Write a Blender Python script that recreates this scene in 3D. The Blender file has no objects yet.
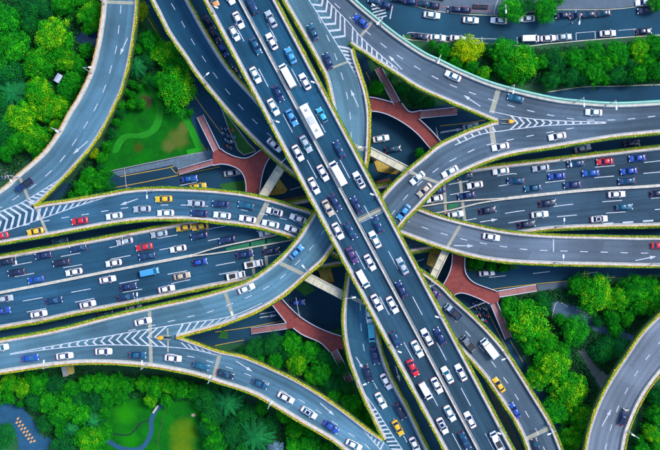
import bpy, bmesh, math, random
from mathutils import Vector, Matrix
random.seed(7)
S = bpy.context.scene
C = S.collection
R = math.radians
# ------------------------------------------------------------------ camera, sky, sun, exposure
CAM_H = 260.0; S0 = 0.30; CX, CY = 330.0, 225.0
cam_d = bpy.data.cameras.new("camera"); cam = bpy.data.objects.new("camera", cam_d); C.objects.link(cam)
cam.location = (0, 0, CAM_H); cam.rotation_euler = (0, 0, 0)
cam_d.sensor_width = 36; cam_d.lens = 36 * CAM_H / (660 * S0); cam_d.clip_end = 5000; cam_d.clip_start = 1
S.camera = cam
SUN_EL, SUN_AZ = 52.0, 62.0          # azimuth clockwise from north (picture top)
wd = bpy.data.worlds.new("World"); S.world = wd; wd.use_nodes = True
nt = wd.node_tree; nt.nodes.clear()
sky = nt.nodes.new('ShaderNodeTexSky'); sky.sky_type = 'NISHITA'; sky.sun_disc = False
sky.sun_elevation = R(SUN_EL); sky.sun_rotation = R(SUN_AZ)
bg = nt.nodes.new('ShaderNodeBackground'); bg.inputs[1].default_value = 0.15
wo = nt.nodes.new('ShaderNodeOutputWorld'); nt.links.new(sky.outputs[0], bg.inputs[0]); nt.links.new(bg.outputs[0], wo.inputs[0])
sd = bpy.data.lights.new("sun", 'SUN'); sd.energy = 1.5; sd.angle = R(18); sd.color = (1, .95, .87)
sun = bpy.data.objects.new("sun", sd); C.objects.link(sun)
sdir = Vector((math.sin(R(SUN_AZ)) * math.cos(R(SUN_EL)), math.cos(R(SUN_AZ)) * math.cos(R(SUN_EL)), math.sin(R(SUN_EL))))
sun.rotation_euler = sdir.to_track_quat('Z', 'Y').to_euler(); sun.location = (0, 0, 120)
S.view_settings.view_transform = 'Standard'; S.view_settings.look = 'None'; S.view_settings.gamma = 1
S.view_settings.exposure = 0.85

# ------------------------------------------------------------------ coordinates
def W(x, y, z=0.0):
    s = S0 * (1 - z / CAM_H)
    return Vector(((x - CX) * s, (CY - y) * s, z))
def sm(t): t = max(0, min(1, t)); return t * t * (3 - 2 * t)
def zR(x, y):
    d = math.hypot(x - 350, y - 222); return 13.5 + 2.5 * sm(1 - (d - 60) / 140)
Z_EW, Z_LOW, Z_NS = 6.0, 11.0, 21.0
zEW = lambda x, y: Z_EW
zL = lambda x, y: Z_LOW
zN = lambda x, y: Z_NS
zG = lambda x, y: 0.03

def spline(pts, step=3.0):
    """Catmull-Rom through px points, resampled evenly; first and last points kept"""
    P = [Vector((p[0], p[1])) for p in pts]
    if len(P) == 2: dense = [P[0].lerp(P[1], i / 20) for i in range(21)]
    else:
        P = [P[0] * 2 - P[1]] + P + [P[-1] * 2 - P[-2]]
        dense = []
        for i in range(1, len(P) - 2):
            p0, p1, p2, p3 = P[i - 1:i + 3]
            for k in range(10):
                t = k / 10
                dense.append(0.5 * ((2 * p1) + (p2 - p0) * t + (2 * p0 - 5 * p1 + 4 * p2 - p3) * t * t + (3 * p1 - p0 - 3 * p2 + p3) * t ** 3))
        dense.append(P[-2].copy())
    L = [0]
    for a, b in zip(dense, dense[1:]): L.append(L[-1] + (b - a).length)
    return Path(dense, L)
class Path:
    def __init__(s, d, L): s.d, s.L, s.len = d, L, L[-1]
    def at(s, u):
        u = max(0, min(s.len, u)); import bisect
        i = min(max(bisect.bisect_right(s.L, u) - 1, 0), len(s.d) - 2)
        a, b = s.L[i], s.L[i + 1]; t = (u - a) / (b - a) if b > a else 0
        return s.d[i].lerp(s.d[i + 1], t)
    def tan(s, u): return (s.at(u + 1.5) - s.at(u - 1.5)).normalized()
    def nearest(s, p):
        best = min(range(len(s.d)), key=lambda i: (s.d[i] - p).length_squared)
        return s.L[best]

# ------------------------------------------------------------------ materials
MATS = {}
def nd(t, k, **kw):
    n = t.nodes.new(k)
    for a, v in kw.items(): setattr(n, a, v)
    return n
def mat(name, col, rough=.8, var=.25, scale=.6, metal=0, bump=0, spec=.5, col2=None, island=0.0, coat=0, uvstretch=0, attr=None):
    if name in MATS: return MATS[name]
    m = bpy.data.materials.new(name); m.use_nodes = True; t = m.node_tree; b = t.nodes['Principled BSDF']
    b.inputs['Roughness'].default_value = rough; b.inputs['Metallic'].default_value = metal
    b.inputs['Specular IOR Level'].default_value = spec; b.inputs['Coat Weight'].default_value = coat
    tc = nd(t, 'ShaderNodeTexCoord')
    src = tc.outputs['Object']
    n1 = nd(t, 'ShaderNodeTexNoise'); n1.inputs['Scale'].default_value = scale; n1.inputs['Detail'].default_value = 6; n1.inputs['Roughness'].default_value = .65
    t.links.new(src, n1.inputs['Vector'])
    r = nd(t, 'ShaderNodeValToRGB'); c2 = col2 or tuple(c * (1 - var) for c in col); c1 = col if col2 else tuple(min(1, c * (1 + var)) for c in col)
    r.color_ramp.elements[0].position = .32; r.color_ramp.elements[1].position = .68
    r.color_ramp.elements[0].color = (*c2, 1); r.color_ramp.elements[1].color = (*c1, 1)
    t.links.new(n1.outputs[0], r.inputs[0]); out = r.outputs[0]
    if uvstretch:
        uv = nd(t, 'ShaderNodeUVMap'); mp = nd(t, 'ShaderNodeMapping'); mp.inputs['Scale'].default_value = (.012, .62, 1)
        n2 = nd(t, 'ShaderNodeTexNoise'); n2.inputs['Scale'].default_value = 1.0; n2.inputs['Detail'].default_value = 4
        t.links.new(uv.outputs[0], mp.inputs[0]); t.links.new(mp.outputs[0], n2.inputs['Vector'])
        mr = nd(t, 'ShaderNodeMapRange'); mr.inputs[1].default_value = .3; mr.inputs[2].default_value = .7
        mr.inputs[3].default_value = 1 - uvstretch; mr.inputs[4].default_value = 1 + uvstretch
        t.links.new(n2.outputs[0], mr.inputs[0])
        n3 = nd(t, 'ShaderNodeTexNoise'); n3.inputs['Scale'].default_value = .05; n3.inputs['Detail'].default_value = 3
        t.links.new(src, n3.inputs['Vector'])
        mr3 = nd(t, 'ShaderNodeMapRange'); mr3.inputs[1].default_value = .3; mr3.inputs[2].default_value = .7
        mr3.inputs[3].default_value = .68; mr3.inputs[4].default_value = 1.38; t.links.new(n3.outputs[0], mr3.inputs[0])
        mu = nd(t, 'ShaderNodeMath', operation='MULTIPLY'); t.links.new(mr.outputs[0], mu.inputs[0]); t.links.new(mr3.outputs[0], mu.inputs[1])
        bk = nd(t, 'ShaderNodeTexBrick'); bk.offset = .37; bk.inputs['Color1'].default_value = (.84, .84, .84, 1); bk.inputs['Color2'].default_value = (1.12, 1.12, 1.12, 1); bk.inputs['Mortar'].default_value = (.62, .62, .62, 1)
        bk.inputs['Scale'].default_value = 1; bk.inputs['Mortar Size'].default_value = .035; bk.inputs['Brick Width'].default_value = 14; bk.inputs['Row Height'].default_value = 3.55; bk.inputs['Mortar Smooth'].default_value = .5
        t.links.new(uv.outputs[0], bk.inputs['Vector'])
        sx = nd(t, 'ShaderNodeSeparateXYZ'); t.links.new(uv.outputs[0], sx.inputs[0]); mm = nd(t, 'ShaderNodeMath', operation='MULTIPLY'); mm.inputs[1].default_value = 2 * math.pi / 1.78; t.links.new(sx.outputs[1], mm.inputs[0])
        cs = nd(t, 'ShaderNodeMath', operation='COSINE'); t.links.new(mm.outputs[0], cs.inputs[0]); ma = nd(t, 'ShaderNodeMath', operation='MULTIPLY_ADD'); ma.inputs[1].default_value = .05; ma.inputs[2].default_value = 1; t.links.new(cs.outputs[0], ma.inputs[0])
        mu2 = nd(t, 'ShaderNodeMath', operation='MULTIPLY'); t.links.new(mu.outputs[0], mu2.inputs[0]); t.links.new(ma.outputs[0], mu2.inputs[1])
        bw = nd(t, 'ShaderNodeRGBToBW'); t.links.new(bk.outputs[0], bw.inputs[0]); mu = nd(t, 'ShaderNodeMath', operation='MULTIPLY'); t.links.new(mu2.outputs[0], mu.inputs[0]); t.links.new(bw.outputs[0], mu.inputs[1])
        vm = nd(t, 'ShaderNodeVectorMath', operation='SCALE'); t.links.new(out, vm.inputs[0]); t.links.new(mu.outputs[0], vm.inputs['Scale']); out = vm.outputs[0]
    if island or attr:
        if attr:
            at = nd(t, 'ShaderNodeAttribute', attribute_name=attr); f1 = at.outputs['Fac']
        g = nd(t, 'ShaderNodeNewGeometry')
        mr = nd(t, 'ShaderNodeMapRange'); mr.inputs[3].default_value = 1 - island; mr.inputs[4].default_value = 1 + island
        t.links.new(g.outputs['Random Per Island'], mr.inputs[0])
        if attr:
            r.color_ramp.elements[0].position = 0.0; r.color_ramp.elements[1].position = 1.0
            for l in list(t.links):
                if l.to_node == r: t.links.remove(l)
            oi = nd(t, 'ShaderNodeObjectInfo')
            ad = nd(t, 'ShaderNodeMath', operation='MULTIPLY_ADD'); ad.inputs[1].default_value = .3; t.links.new(oi.outputs['Random'], ad.inputs[0]); 
            m2 = nd(t, 'ShaderNodeMath', operation='MULTIPLY'); m2.inputs[1].default_value = .8; t.links.new(f1, m2.inputs[0]); t.links.new(m2.outputs[0], ad.inputs[2])
            t.links.new(ad.outputs[0], r.inputs[0])
        vm = nd(t, 'ShaderNodeVectorMath', operation='SCALE'); t.links.new(out, vm.inputs[0]); t.links.new(mr.outputs[0], vm.inputs['Scale']); out = vm.outputs[0]
    t.links.new(out, b.inputs['Base Color'])
    if bump:
        bp = nd(t, 'ShaderNodeBump'); bp.inputs['Strength'].default_value = bump; bp.inputs['Distance'].default_value = .05
        nb = nd(t, 'ShaderNodeTexNoise'); nb.inputs['Scale'].default_value = 8; t.links.new(src, nb.inputs['Vector'])
        t.links.new(nb.outputs[0], bp.inputs['Height']); t.links.new(bp.outputs[0], b.inputs['Normal'])
    MATS[name] = m; return m
def asphalt(name, col, st=.24, east=None, axis=0, lo=-4, hi=14):
    m = mat(name, col, rough=.88, var=.1, scale=2.2, bump=.25, spec=.15, uvstretch=st)
    if east and not m.get('two'):       # newer grey surfacing east of the centre, bluer old surfacing west of it
        m['two'] = True; t = m.node_tree; r = [n for n in t.nodes if n.type == 'VALTORGB'][0]; r2 = nd(t, 'ShaderNodeValToRGB')
        r2.color_ramp.elements[0].position = .32; r2.color_ramp.elements[1].position = .68
        r2.color_ramp.elements[0].color = (*[c * .9 for c in east], 1); r2.color_ramp.elements[1].color = (*[c * 1.1 for c in east], 1)
        n1 = r.inputs[0].links[0].from_node; t.links.new(n1.outputs[0], r2.inputs[0])
        tc = nd(t, 'ShaderNodeTexCoord'); sp = nd(t, 'ShaderNodeSeparateXYZ'); t.links.new(tc.outputs['Object'], sp.inputs[0])
        mr = nd(t, 'ShaderNodeMapRange'); mr.inputs[1].default_value = lo; mr.inputs[2].default_value = hi; t.links.new(sp.outputs[axis], mr.inputs[0])
        mx = nd(t, 'ShaderNodeMix', data_type='RGBA'); t.links.new(mr.outputs[0], mx.inputs[0]); tgt = [l.to_socket for l in r.outputs[0].links]
        t.links.new(r.outputs[0], mx.inputs[6]); t.links.new(r2.outputs[0], mx.inputs[7])
        for q in tgt: t.links.new(mx.outputs[2], q)
    return m
A_NS = asphalt('asphalt_blue', (.028, .068, .105), east=(.014, .076, .138), axis=1, lo=-45, hi=35); A_EW = asphalt('asphalt_deep_blue', (.020, .078, .140), east=(.038, .078, .122))
A_RL = asphalt('asphalt_pale_blue', (.078, .175, .245)); A_A = asphalt('asphalt_loop', (.085, .190, .255), east=(.080, .155, .205)); A_G = asphalt('asphalt_left_loop', (.036, .115, .190), east=(.066, .105, .145))
A_RG = asphalt('asphalt_grey', (.095, .140, .190)); A_F = asphalt('asphalt_right_loop', (.026, .095, .150), east=(.090, .140, .195), axis=1, lo=-12, hi=6)
A_D = asphalt('asphalt_dark_ramp', (.014, .074, .135), east=(.105, .140, .185)); A_GR = asphalt('asphalt_ground', (.019, .085, .160), .12)
A_K = asphalt('asphalt_street', (.022, .095, .165)); A_J = asphalt('asphalt_light', (.170, .210, .265))
M_CON = mat('concrete', (.56, .52, .45), var=.24, scale=.9, bump=.2)
M_CONG = mat('concrete_grey', (.36, .36, .36), var=.15, scale=1.5, bump=.2)
M_MINT = mat('painted_rail', (.16, .60, .48), var=.1, scale=1)
M_PIER = mat('pier_concrete', (.60, .57, .42), var=.2, scale=.5, bump=.2)
M_JOINT = mat('joint_strip', (.34, .34, .27), var=.15, scale=1.2)
M_WHITE = mat('road_paint', (.66, .70, .76), col2=(.36, .42, .50), scale=1.6, rough=.6)
M_YEL = mat('yellow_paint', (.66, .40, .04), var=.2, scale=3)
M_RED = mat('red_paving', (.30, .060, .050), col2=(.20, .036, .036), scale=.7, bump=.2)
M_RED2 = mat('pink_paving', (.36, .17, .17), var=.2, scale=1.5)
M_RAIL = mat('rail_white', (.50, .54, .68), var=.08, scale=2, rough=.5)
M_HEDGE = mat('hedge_core', (.03, .13, .012), var=.4, scale=3)
M_HLEAF = mat('hedge_leaf', (.42, .60, .008), col2=(.05, .34, .006), scale=.35, island=.45, rough=.6)
M_HLEAFY = mat('hedge_leaf_yellow', (.72, .66, .015), col2=(.36, .52, .010), scale=.5, island=.4, rough=.6)
M_FLOW = mat('orange_flowers', (.85, .28, .03), col2=(.75, .42, .04), scale=.8, island=.35, rough=.6)
M_LAMP = mat('lamp_metal', (.62, .62, .68), var=.05, rough=.4, metal=.3)
M_GLAMP = mat('lamp_glass', (.75, .8, .85), var=.03, rough=.2)
M_BARK = mat('bark', (.08, .055, .035), var=.3, scale=3)
M_GLASS = mat('car_glass', (.006, .020, .085), var=.1, rough=.2, spec=.3)
M_GLASS2 = mat('car_glass_teal', (.008, .10, .17), var=.1, rough=.2, spec=.3)
M_TYRE = mat('tyre', (.015, .015, .017), var=.1)
M_HL = mat('headlight', (.80, .82, .85), var=.02, rough=.15)
M_TL = mat('tail_light', (.75, .02, .03), var=.05, rough=.2)
M_DARK = mat('dark_trim', (.02, .022, .028), var=.1, rough=.5)
M_SOIL = mat('soil', (.10, .085, .03), col2=(.04, .07, .015), scale=.5)
M_OCH = mat('ochre_gravel', (.50, .36, .07), var=.3, scale=.9)

def pave(m):
    t = m.node_tree; b = t.nodes['Principled BSDF']; cur = b.inputs['Base Color'].links[0].from_socket; tc = nd(t, 'ShaderNodeTexCoord'); bk = nd(t, 'ShaderNodeTexBrick')
    for k, v in (('Color1', .9), ('Color2', 1.12), ('Mortar', .62)): bk.inputs[k].default_value = (v, v, v, 1)
    bk.inputs['Scale'].default_value = 1; bk.inputs['Brick Width'].default_value = 1.0; bk.inputs['Row Height'].default_value = .5; bk.inputs['Mortar Size'].default_value = .03; t.links.new(tc.outputs['Object'], bk.inputs['Vector'])
    mx = nd(t, 'ShaderNodeMix', data_type='RGBA', blend_type='MULTIPLY'); mx.inputs[0].default_value = 1; t.links.new(cur, mx.inputs[6]); t.links.new(bk.outputs[0], mx.inputs[7]); t.links.new(mx.outputs[2], b.inputs['Base Color'])
pave(M_RED)
# ------------------------------------------------------------------ mesh helpers
def tag(o, label=None, cat=None, group=None, kind=None):
    if label: o['label'] = label
    if cat: o['category'] = cat
    if group: o['group'] = group
    if kind: o['kind'] = kind
    return o
def empty(name, loc=(0, 0, 0), rz=0):
    o = bpy.data.objects.new(name, None); C.objects.link(o); o.location = loc; o.rotation_euler = (0, 0, rz); o.empty_display_size = .5; return o
class MB:
    def __init__(s): s.v, s.f, s.m, s.uv = [], [], [], {}
    def add(s, vs, fs, m=0):
        o = len(s.v); s.v.extend(tuple(v) for v in vs); s.f.extend(tuple(o + i for i in f) for f in fs); s.m.extend([m] * len(fs)); return o
    def box(s, c, d, rz=0, m=0, taper=1.0):
        cx, cy, cz = c; a, b, h = d[0] / 2, d[1] / 2, d[2] / 2; ca, sa = math.cos(rz), math.sin(rz); vs = []
        for z, k in ((-h, 1), (h, taper)):
            for x, y in ((-a, -b), (a, -b), (a, b), (-a, b)): x, y = x * k, y * k; vs.append((cx + x * ca - y * sa, cy + x * sa + y * ca, cz + z))
        s.add(vs, [(3, 2, 1, 0), (4, 5, 6, 7), (0, 1, 5, 4), (1, 2, 6, 5), (2, 3, 7, 6), (3, 0, 4, 7)], m)
    def cyl(s, p0, p1, r0, r1=None, n=10, m=0, cap=True):
        r1 = r0 if r1 is None else r1; p0, p1 = Vector(p0), Vector(p1); d = (p1 - p0).normalized()
        a = d.orthogonal().normalized(); b = d.cross(a); vs = []
        for p, r in ((p0, r0), (p1, r1)):
            for i in range(n): t = 2 * math.pi * i / n; vs.append(p + a * math.cos(t) * r + b * math.sin(t) * r)
        fs = [(i, (i + 1) % n, n + (i + 1) % n, n + i) for i in range(n)]
        if cap: fs += [tuple(range(n))[::-1], tuple(range(n, 2 * n))]
        s.add(vs, fs, m)
    def prism(s, pts, z0, z1, m=0):
        n = len(pts); vs = [(p[0], p[1], z0) for p in pts] + [(p[0], p[1], z1) for p in pts]
        ar = sum(pts[i][0] * pts[(i + 1) % n][1] - pts[(i + 1) % n][0] * pts[i][1] for i in range(n))
        if ar < 0: vs = vs[:n][::-1] + vs[n:][::-1]
        s.add(vs, [tuple(range(n))[::-1], tuple(range(n, 2 * n))] + [(i, (i + 1) % n, n + (i + 1) % n, n + i) for i in range(n)], m)
    def mesh(s, name, mats, smooth=False):
        me = bpy.data.meshes.new(name); me.from_pydata(s.v, [], s.f)
        for m in (mats if isinstance(mats, (list, tuple)) else [mats]): me.materials.append(m)
        me.polygons.foreach_set('material_index', s.m)
        if smooth: me.polygons.foreach_set('use_smooth', [True] * len(s.f))
        me.update(); return me
    def build(s, name, mats, parent=None, smooth=False, kind=None):
        o = bpy.data.objects.new(name, s.mesh(name, mats, smooth)); C.objects.link(o)
        if parent: o.parent = parent
        if kind: o['kind'] = kind
        return o

def strip_mesh(mb, a, b, za, zb=None, bottom=None):
    """surface between two px polylines a,b (lists of px) at heights from functions; optional bottom offset makes a closed slab"""
    zb = zb or za; n = len(a)
    top = []
    for p, q in zip(a, b): top += [W(p[0], p[1], za(*p)), W(q[0], q[1], zb(*q))]
    fs = [(2 * i, 2 * i + 1, 2 * i + 3, 2 * i + 2) for i in range(n - 1)]
    # orient up
    v = (top[1] - top[0]).cross(top[2] - top[0])
    flip = v.z > 0
    if bottom is None:
        mb.add(top, [f[::-1] if not flip else f for f in fs]) if False else mb.add(top, [f if ((top[1]-top[0]).cross(top[3]-top[1])).z > 0 else f[::-1] for f in fs]); return
    N = 2 * n
    bot = [Vector((t.x, t.y, t.z - bottom)) for t in top]
    F = list(fs) + [tuple(N + i for i in f[::-1]) for f in fs]
    for i in range(n - 1):
        F += [(2 * i, 2 * i + 2, N + 2 * i + 2, N + 2 * i), (2 * i + 1, N + 2 * i + 1, N + 2 * i + 3, 2 * i + 3)]
    F += [(0, N, N + 1, 1), (2 * n - 2, 2 * n - 1, N + 2 * n - 1, N + 2 * n - 2)]
    if ((top[1] - top[0]).cross(top[3] - top[1])).z < 0: F = [f[::-1] for f in F]
    mb.add(top + bot, F)
def offs(path, us, d):
    """points at parameter us offset d px to the right-hand side (screen clockwise normal)"""
    out = []
    for u in us:
        t = path.tan(u); out.append(path.at(u) + Vector((-t.y, t.x)) * d)
    return out
def frange(a, b, step):
    n = max(1, int(round((b - a) / step))); return [a + (b - a) * i / n for i in range(n + 1)]
def leafquads(mb, p, size, n, spread, up=.55):
    for _ in range(n):
        c = Vector(p) + Vector((random.uniform(-1, 1) * spread[0], random.uniform(-1, 1) * spread[1], random.uniform(0, 1) * spread[2]))
        nrm = Vector((random.gauss(0, 1), random.gauss(0, 1), abs(random.gauss(0, 1)) + up)).normalized()
        a = nrm.orthogonal().normalized(); a.rotate(Matrix.Rotation(random.uniform(0, 6.28), 3, nrm)); b = nrm.cross(a)
        s = size * random.uniform(.6, 1.25)
        mb.add([c - a * s, c - b * s * .6, c + a * s, c + b * s * .6], [(0, 1, 2, 3)])

DECKS = {}
def bar(mb, p, q, w, zf, dz, h=None, ext=0):
    """painted or solid bar between px points p,q of px width w"""
    p, q = Vector(p[:2]), Vector(q[:2]); t = (q - p).normalized(); n = Vector((-t.y, t.x)) * w / 2
    k = max(2, int((q - p).length / 4) + 1); us = [i / (k - 1) for i in range(k)]
    a = [p.lerp(q, u) + n for u in us]; b = [p.lerp(q, u) - n for u in us]
    z2 = lambda x, y: zf(x, y) + dz
    strip_mesh(mb, a, b, z2, bottom=h)
def deck(key, name, label, L, Rr, zf, am, sides, cat='flyover', thick=1.3):
    """sides: list of (which 'L'/'R', px start (nearest), px end, parapet width, parapet mat, flower w, hedge w, leaf mat)"""
    root = empty(name, W(*L[len(L) // 2], 0)); tag(root, label, cat, 'elevated roads of the interchange')
    root.location = (0, 0, 0)
    pl, pr = spline(L), spline(Rr); n = int(max(pl.len, pr.len) / 3.5)
    mb = MB(); K = 4; verts = []; uvs = []; Lm = 0
    for i in range(n + 1):
        a, b = pl.at(pl.len * i / n), pr.at(pr.len * i / n); mid = a.lerp(b, .5)
        if i: Lm += (mid - last).length * .28
        last = mid
        for k in range(K + 1): p = a.lerp(b, k / K); verts.append(W(p.x, p.y, zf(p.x, p.y))); uvs.append((Lm, (a - b).length * k / K * .28))
    fs = []
    for i in range(n):
        for k in range(K):
            a = i * (K + 1) + k; fs.append((a, a + 1, a + K + 2, a + K + 1))
    nv = len(verts); sgn = ((verts[1] - verts[0]).cross(verts[K + 1] - verts[0])).z
    fs = [f if sgn > 0 else f[::-1] for f in fs]
    bott = []; bot_i = {}
    for i in range(n + 1):
        for k in (0, K): bot_i[(i, k)] = nv + len(bott); v = verts[i * (K + 1) + k]; bott.append(Vector((v.x, v.y, v.z - thick))); uvs.append(uvs[i * (K + 1) + k])
    ex = []
    for i in range(n):
        a0, a1 = i * (K + 1), (i + 1) * (K + 1)
        ex += [(a0, a1, bot_i[(i + 1, 0)], bot_i[(i, 0)]), (a0 + K, bot_i[(i, K)], bot_i[(i + 1, K)], a1 + K), (bot_i[(i, 0)], bot_i[(i + 1, 0)], bot_i[(i + 1, K)], bot_i[(i, K)])]
    ex = [f[::-1] if sgn < 0 else f for f in ex]
    mb.add(verts + bott, fs + ex); mb.m = [0] * len(fs) + [1] * len(ex)
    o = mb.build('deck', [am, M_CONG], root)
    uvl = o.data.uv_layers.new(name='UVMap')
    for lp in o.data.loops: uvl.data[lp.index].uv = uvs[lp.vertex_index]
    for (which, ps, pe, pw, pm, fw, hw, lm) in sides:
        hw *= .78; fw *= .75
        path = pl if which == 'L' else pr; other = pr if which == 'L' else pl
        u0 = path.nearest(Vector(ps)) if ps else 0; u1 = path.nearest(Vector(pe)) if pe else path.len
        us = frange(u0, u1, 3.0)
        um = (u0 + u1) / 2; t = path.tan(um); nn = Vector((-t.y, t.x)); q = other.at(other.nearest(path.at(um)))
        sg = 1 if (q - path.at(um)).dot(nn) < 0 else -1       # outward direction
        zt = lambda x, y: zf(x, y) + .95
        mb = MB(); strip_mesh(mb, offs(path, us, -sg * pw), offs(path, us, 0), zt, bottom=1.0); mb.build('parapet', pm, root)
        mb = MB(); strip_mesh(mb, offs(path, us, -sg * (pw + .85)), offs(path, us, -sg * (pw + .35)), lambda x, y: zf(x, y) + .012); mb.build('edge_line', M_WHITE, root)
        tot = fw + hw
        if tot > 0:
            mb = MB(); strip_mesh(mb, offs(path, us, 0), offs(path, us, sg * (tot + .3)), lambda x, y: zf(x, y) + .55, bottom=1.4); mb.build('planter', M_SOIL if hw > 0 else M_CON, root)
            if fw > 0:
                mb = MB()
                for u in frange(u0, u1, .55):
                    p = offs(path, [u], sg * random.uniform(0, fw))[0]
                    leafquads(mb, W(p.x, p.y, zf(p.x, p.y) + .75), .16, 3, (.1, .1, .4))
                mb.build('flower_row', M_FLOW, root, kind='stuff')
            if hw > 0:
                mb = MB(); a = offs(path, us, sg * fw); b = offs(path, us, sg * tot)
                strip_mesh(mb, a, b, lambda x, y: zf(x, y) + .80 + .12 * math.sin(x * 1.3 + y * 2.1), bottom=.5)
                k0 = len(mb.f)
                for u in frange(u0, u1, .45):
                    w = hw * (.62 + .35 * math.sin(u * .21) * math.sin(u * .057))
                    for _ in range(3):
                        p = offs(path, [u], sg * (fw + random.uniform(0, w)))[0]
                        leafquads(mb, W(p.x, p.y, zf(p.x, p.y) + .7), .17, 2, (.08, .08, .45))
                mb.m = [1] * k0 + [0] * (len(mb.f) - k0)
                mb.build('hedge', [lm, M_HEDGE], root, kind='stuff')
    DECKS[key] = dict(root=root, zf=zf, poly=[pl.at(pl.len * i / 40) for i in range(41)] + [pr.at(pr.len * i / 40) for i in range(40, -1, -1)], pl=pl, pr=pr, z=zf(350, 222) if zf is not zR else 14)
    return root
def inpoly(p, poly):
    c = False; n = len(poly); j = n - 1
    for i in range(n):
        a, b = poly[i], poly[j]
        if (a[1] > p[1]) != (b[1] > p[1]) and p[0] < (b[0] - a[0]) * (p[1] - a[1]) / (b[1] - a[1]) + a[0]: c = not c
        j = i
    return c
ROWS = {}
def dashrow(key, row, pts, length, period, start=None, w=.75, name='lane_dash', rng=None, draw=True):
    root = DECKS[key]['root'] if key in DECKS else GROUND_ROOT; zf = DECKS[key]['zf'] if key in DECKS else zG
    path = spline(pts); ROWS.setdefault(row, []).append(path)
    if not draw: return
    u = path.nearest(Vector(start)) if start else 0
    while u - period > 0: u -= period
    lo = path.nearest(Vector(rng[0])) if rng else 0; hi = path.nearest(Vector(rng[1])) if rng else path.len
    while u + length <= path.len:
        if lo - 2 <= u and u + length <= hi + 2:
            us = frange(u, u + length, 4); mb = MB()
            strip_mesh(mb, offs(path, us, -w / 2), offs(path, us, w / 2), lambda x, y: zf(x, y) + .014)
            mb.build(name, M_WHITE, root)
        u += period
def arrow(key, p, q, root=None):
    """straight lane arrow from tail p to tip q"""
    r = root or DECKS[key]['root']; zf = DECKS[key]['zf'] if key in DECKS else zG
    p, q = Vector(p), Vector(q); t = (q - p).normalized(); n = Vector((-t.y, t.x)); z = lambda v: W(v.x, v.y, zf(v.x, v.y) + .018)
    h = q - t * 6.5; mb = MB(); mb.add([z(p + n * .45), z(h + n * .45), z(h - n * .45), z(p - n * .45)], [(0, 1, 2, 3)])
    mb.add([z(h + n * 1.7), z(q), z(h - n * 1.7)], [(0, 1, 2)])
    for i, f in enumerate(mb.f):
        a, b, c = [Vector(mb.v[k]) for k in f[:3]]
        if (b - a).cross(c - b).z < 0: mb.f[i] = f[::-1]
    mb.build('lane_arrow', M_WHITE, r)
def line(key, pts, w=.8, name='gore_line', m=None, dz=.016, root=None, zf=None):
    r = root or DECKS[key]['root']; zf = zf or (DECKS[key]['zf'] if key in DECKS else zG)
    pa = spline(pts); us = frange(0, pa.len, 3); mb = MB()
    strip_mesh(mb, offs(pa, us, -w / 2), offs(pa, us, w / 2), lambda x, y: zf(x, y) + dz); return mb.build(name, m or M_WHITE, r)
def chevrons(key, U, D, n, lead, w=1.7):
    U, D = spline(U), spline(D); r = DECKS[key]['root']; zf = DECKS[key]['zf']
    for i in range(n):
        t = (i + .5) / n; a, b = U.at(U.len * t), D.at(D.len * t); ax = (U.at(U.len * t) + D.at(D.len * t)) / 2
        dr = (U.tan(U.len * t) + D.tan(D.len * t)).normalized(); wd = (a - b).length
        apex = ax + dr * lead * wd; mb = MB(); th = dr * w
        z = lambda v: W(v.x, v.y, zf(v.x, v.y) + .02)
        for e in (a, b):
            q = [z(e), z(apex), z(apex + th), z(e + th)]
            f = (0, 1, 2, 3)
            if (q[1] - q[0]).cross(q[2] - q[1]).z < 0: f = f[::-1]
            mb.add(q, [f])
        mb.build('chevron', M_WHITE, r)
def stripes(key, U, D, n, slant, w=1.8):
    U, D = spline(U), spline(D); r = DECKS[key]['root']; zf = DECKS[key]['zf']
    for i in range(n):
        t = (i + .5) / n; a = U.at(U.len * t); dr = U.tan(U.len * t); b = D.at(D.len * t) + dr * slant
        z = lambda v: W(v.x, v.y, zf(v.x, v.y) + .026); th = dr * w; q = [z(a), z(b), z(b + th), z(a + th)]; f = (0, 1, 2, 3)
        if (q[1] - q[0]).cross(q[2] - q[1]).z < 0: f = f[::-1]
        mb = MB(); mb.add(q, [f]); mb.build('gore_stripe', M_WHITE, r)
def joint(key, p, q, w=3, m=None, name='expansion_joint'):
    mb = MB(); bar(mb, p, q, w, DECKS[key]['zf'], .010); mb.build(name, m or M_JOINT, DECKS[key]['root'])

# ------------------------------------------------------------------ ground
def poly_sheet(name, pts, m, z, parent=None, kind=None, h=0.0, smooth_=False):
    if smooth_:
        pa = spline(list(pts) + [pts[0]]); pts = [pa.at(pa.len * i / (len(pts) * 6)) for i in range(len(pts) * 6)]
    P = [W(p[0], p[1], z) for p in pts]
    bm = bmesh.new(); vs = [bm.verts.new(p) for p in P]; f = bm.faces.new(vs)
    bm.normal_update()
    if f.normal.z < 0: bmesh.ops.reverse_faces(bm, faces=[f])
    if h:
        r = bmesh.ops.extrude_face_region(bm, geom=[f]); nv = [g for g in r['geom'] if isinstance(g, bmesh.types.BMVert)]
        for v in nv: v.co.z += 0
        for v in vs: v.co.z -= h
        bm.normal_update()
    bmesh.ops.triangulate(bm, faces=bm.faces[:])
    bmesh.ops.recalc_face_normals(bm, faces=bm.faces[:]) if h else None
    me = bpy.data.meshes.new(name); bm.to_mesh(me); bm.free(); me.materials.append(m)
    o = bpy.data.objects.new(name, me); C.objects.link(o)
    if parent: o.parent = parent
    if kind: o['kind'] = kind
    return o
M_GROUND = mat('ground_green', (.010, .130, .022), col2=(.004, .055, .034), scale=.12, bump=.4)
M_LAWN = mat('lawn', (.006, .190, .006), col2=(.004, .095, .010), scale=.22, bump=.3, rough=.95, spec=.08)
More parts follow.
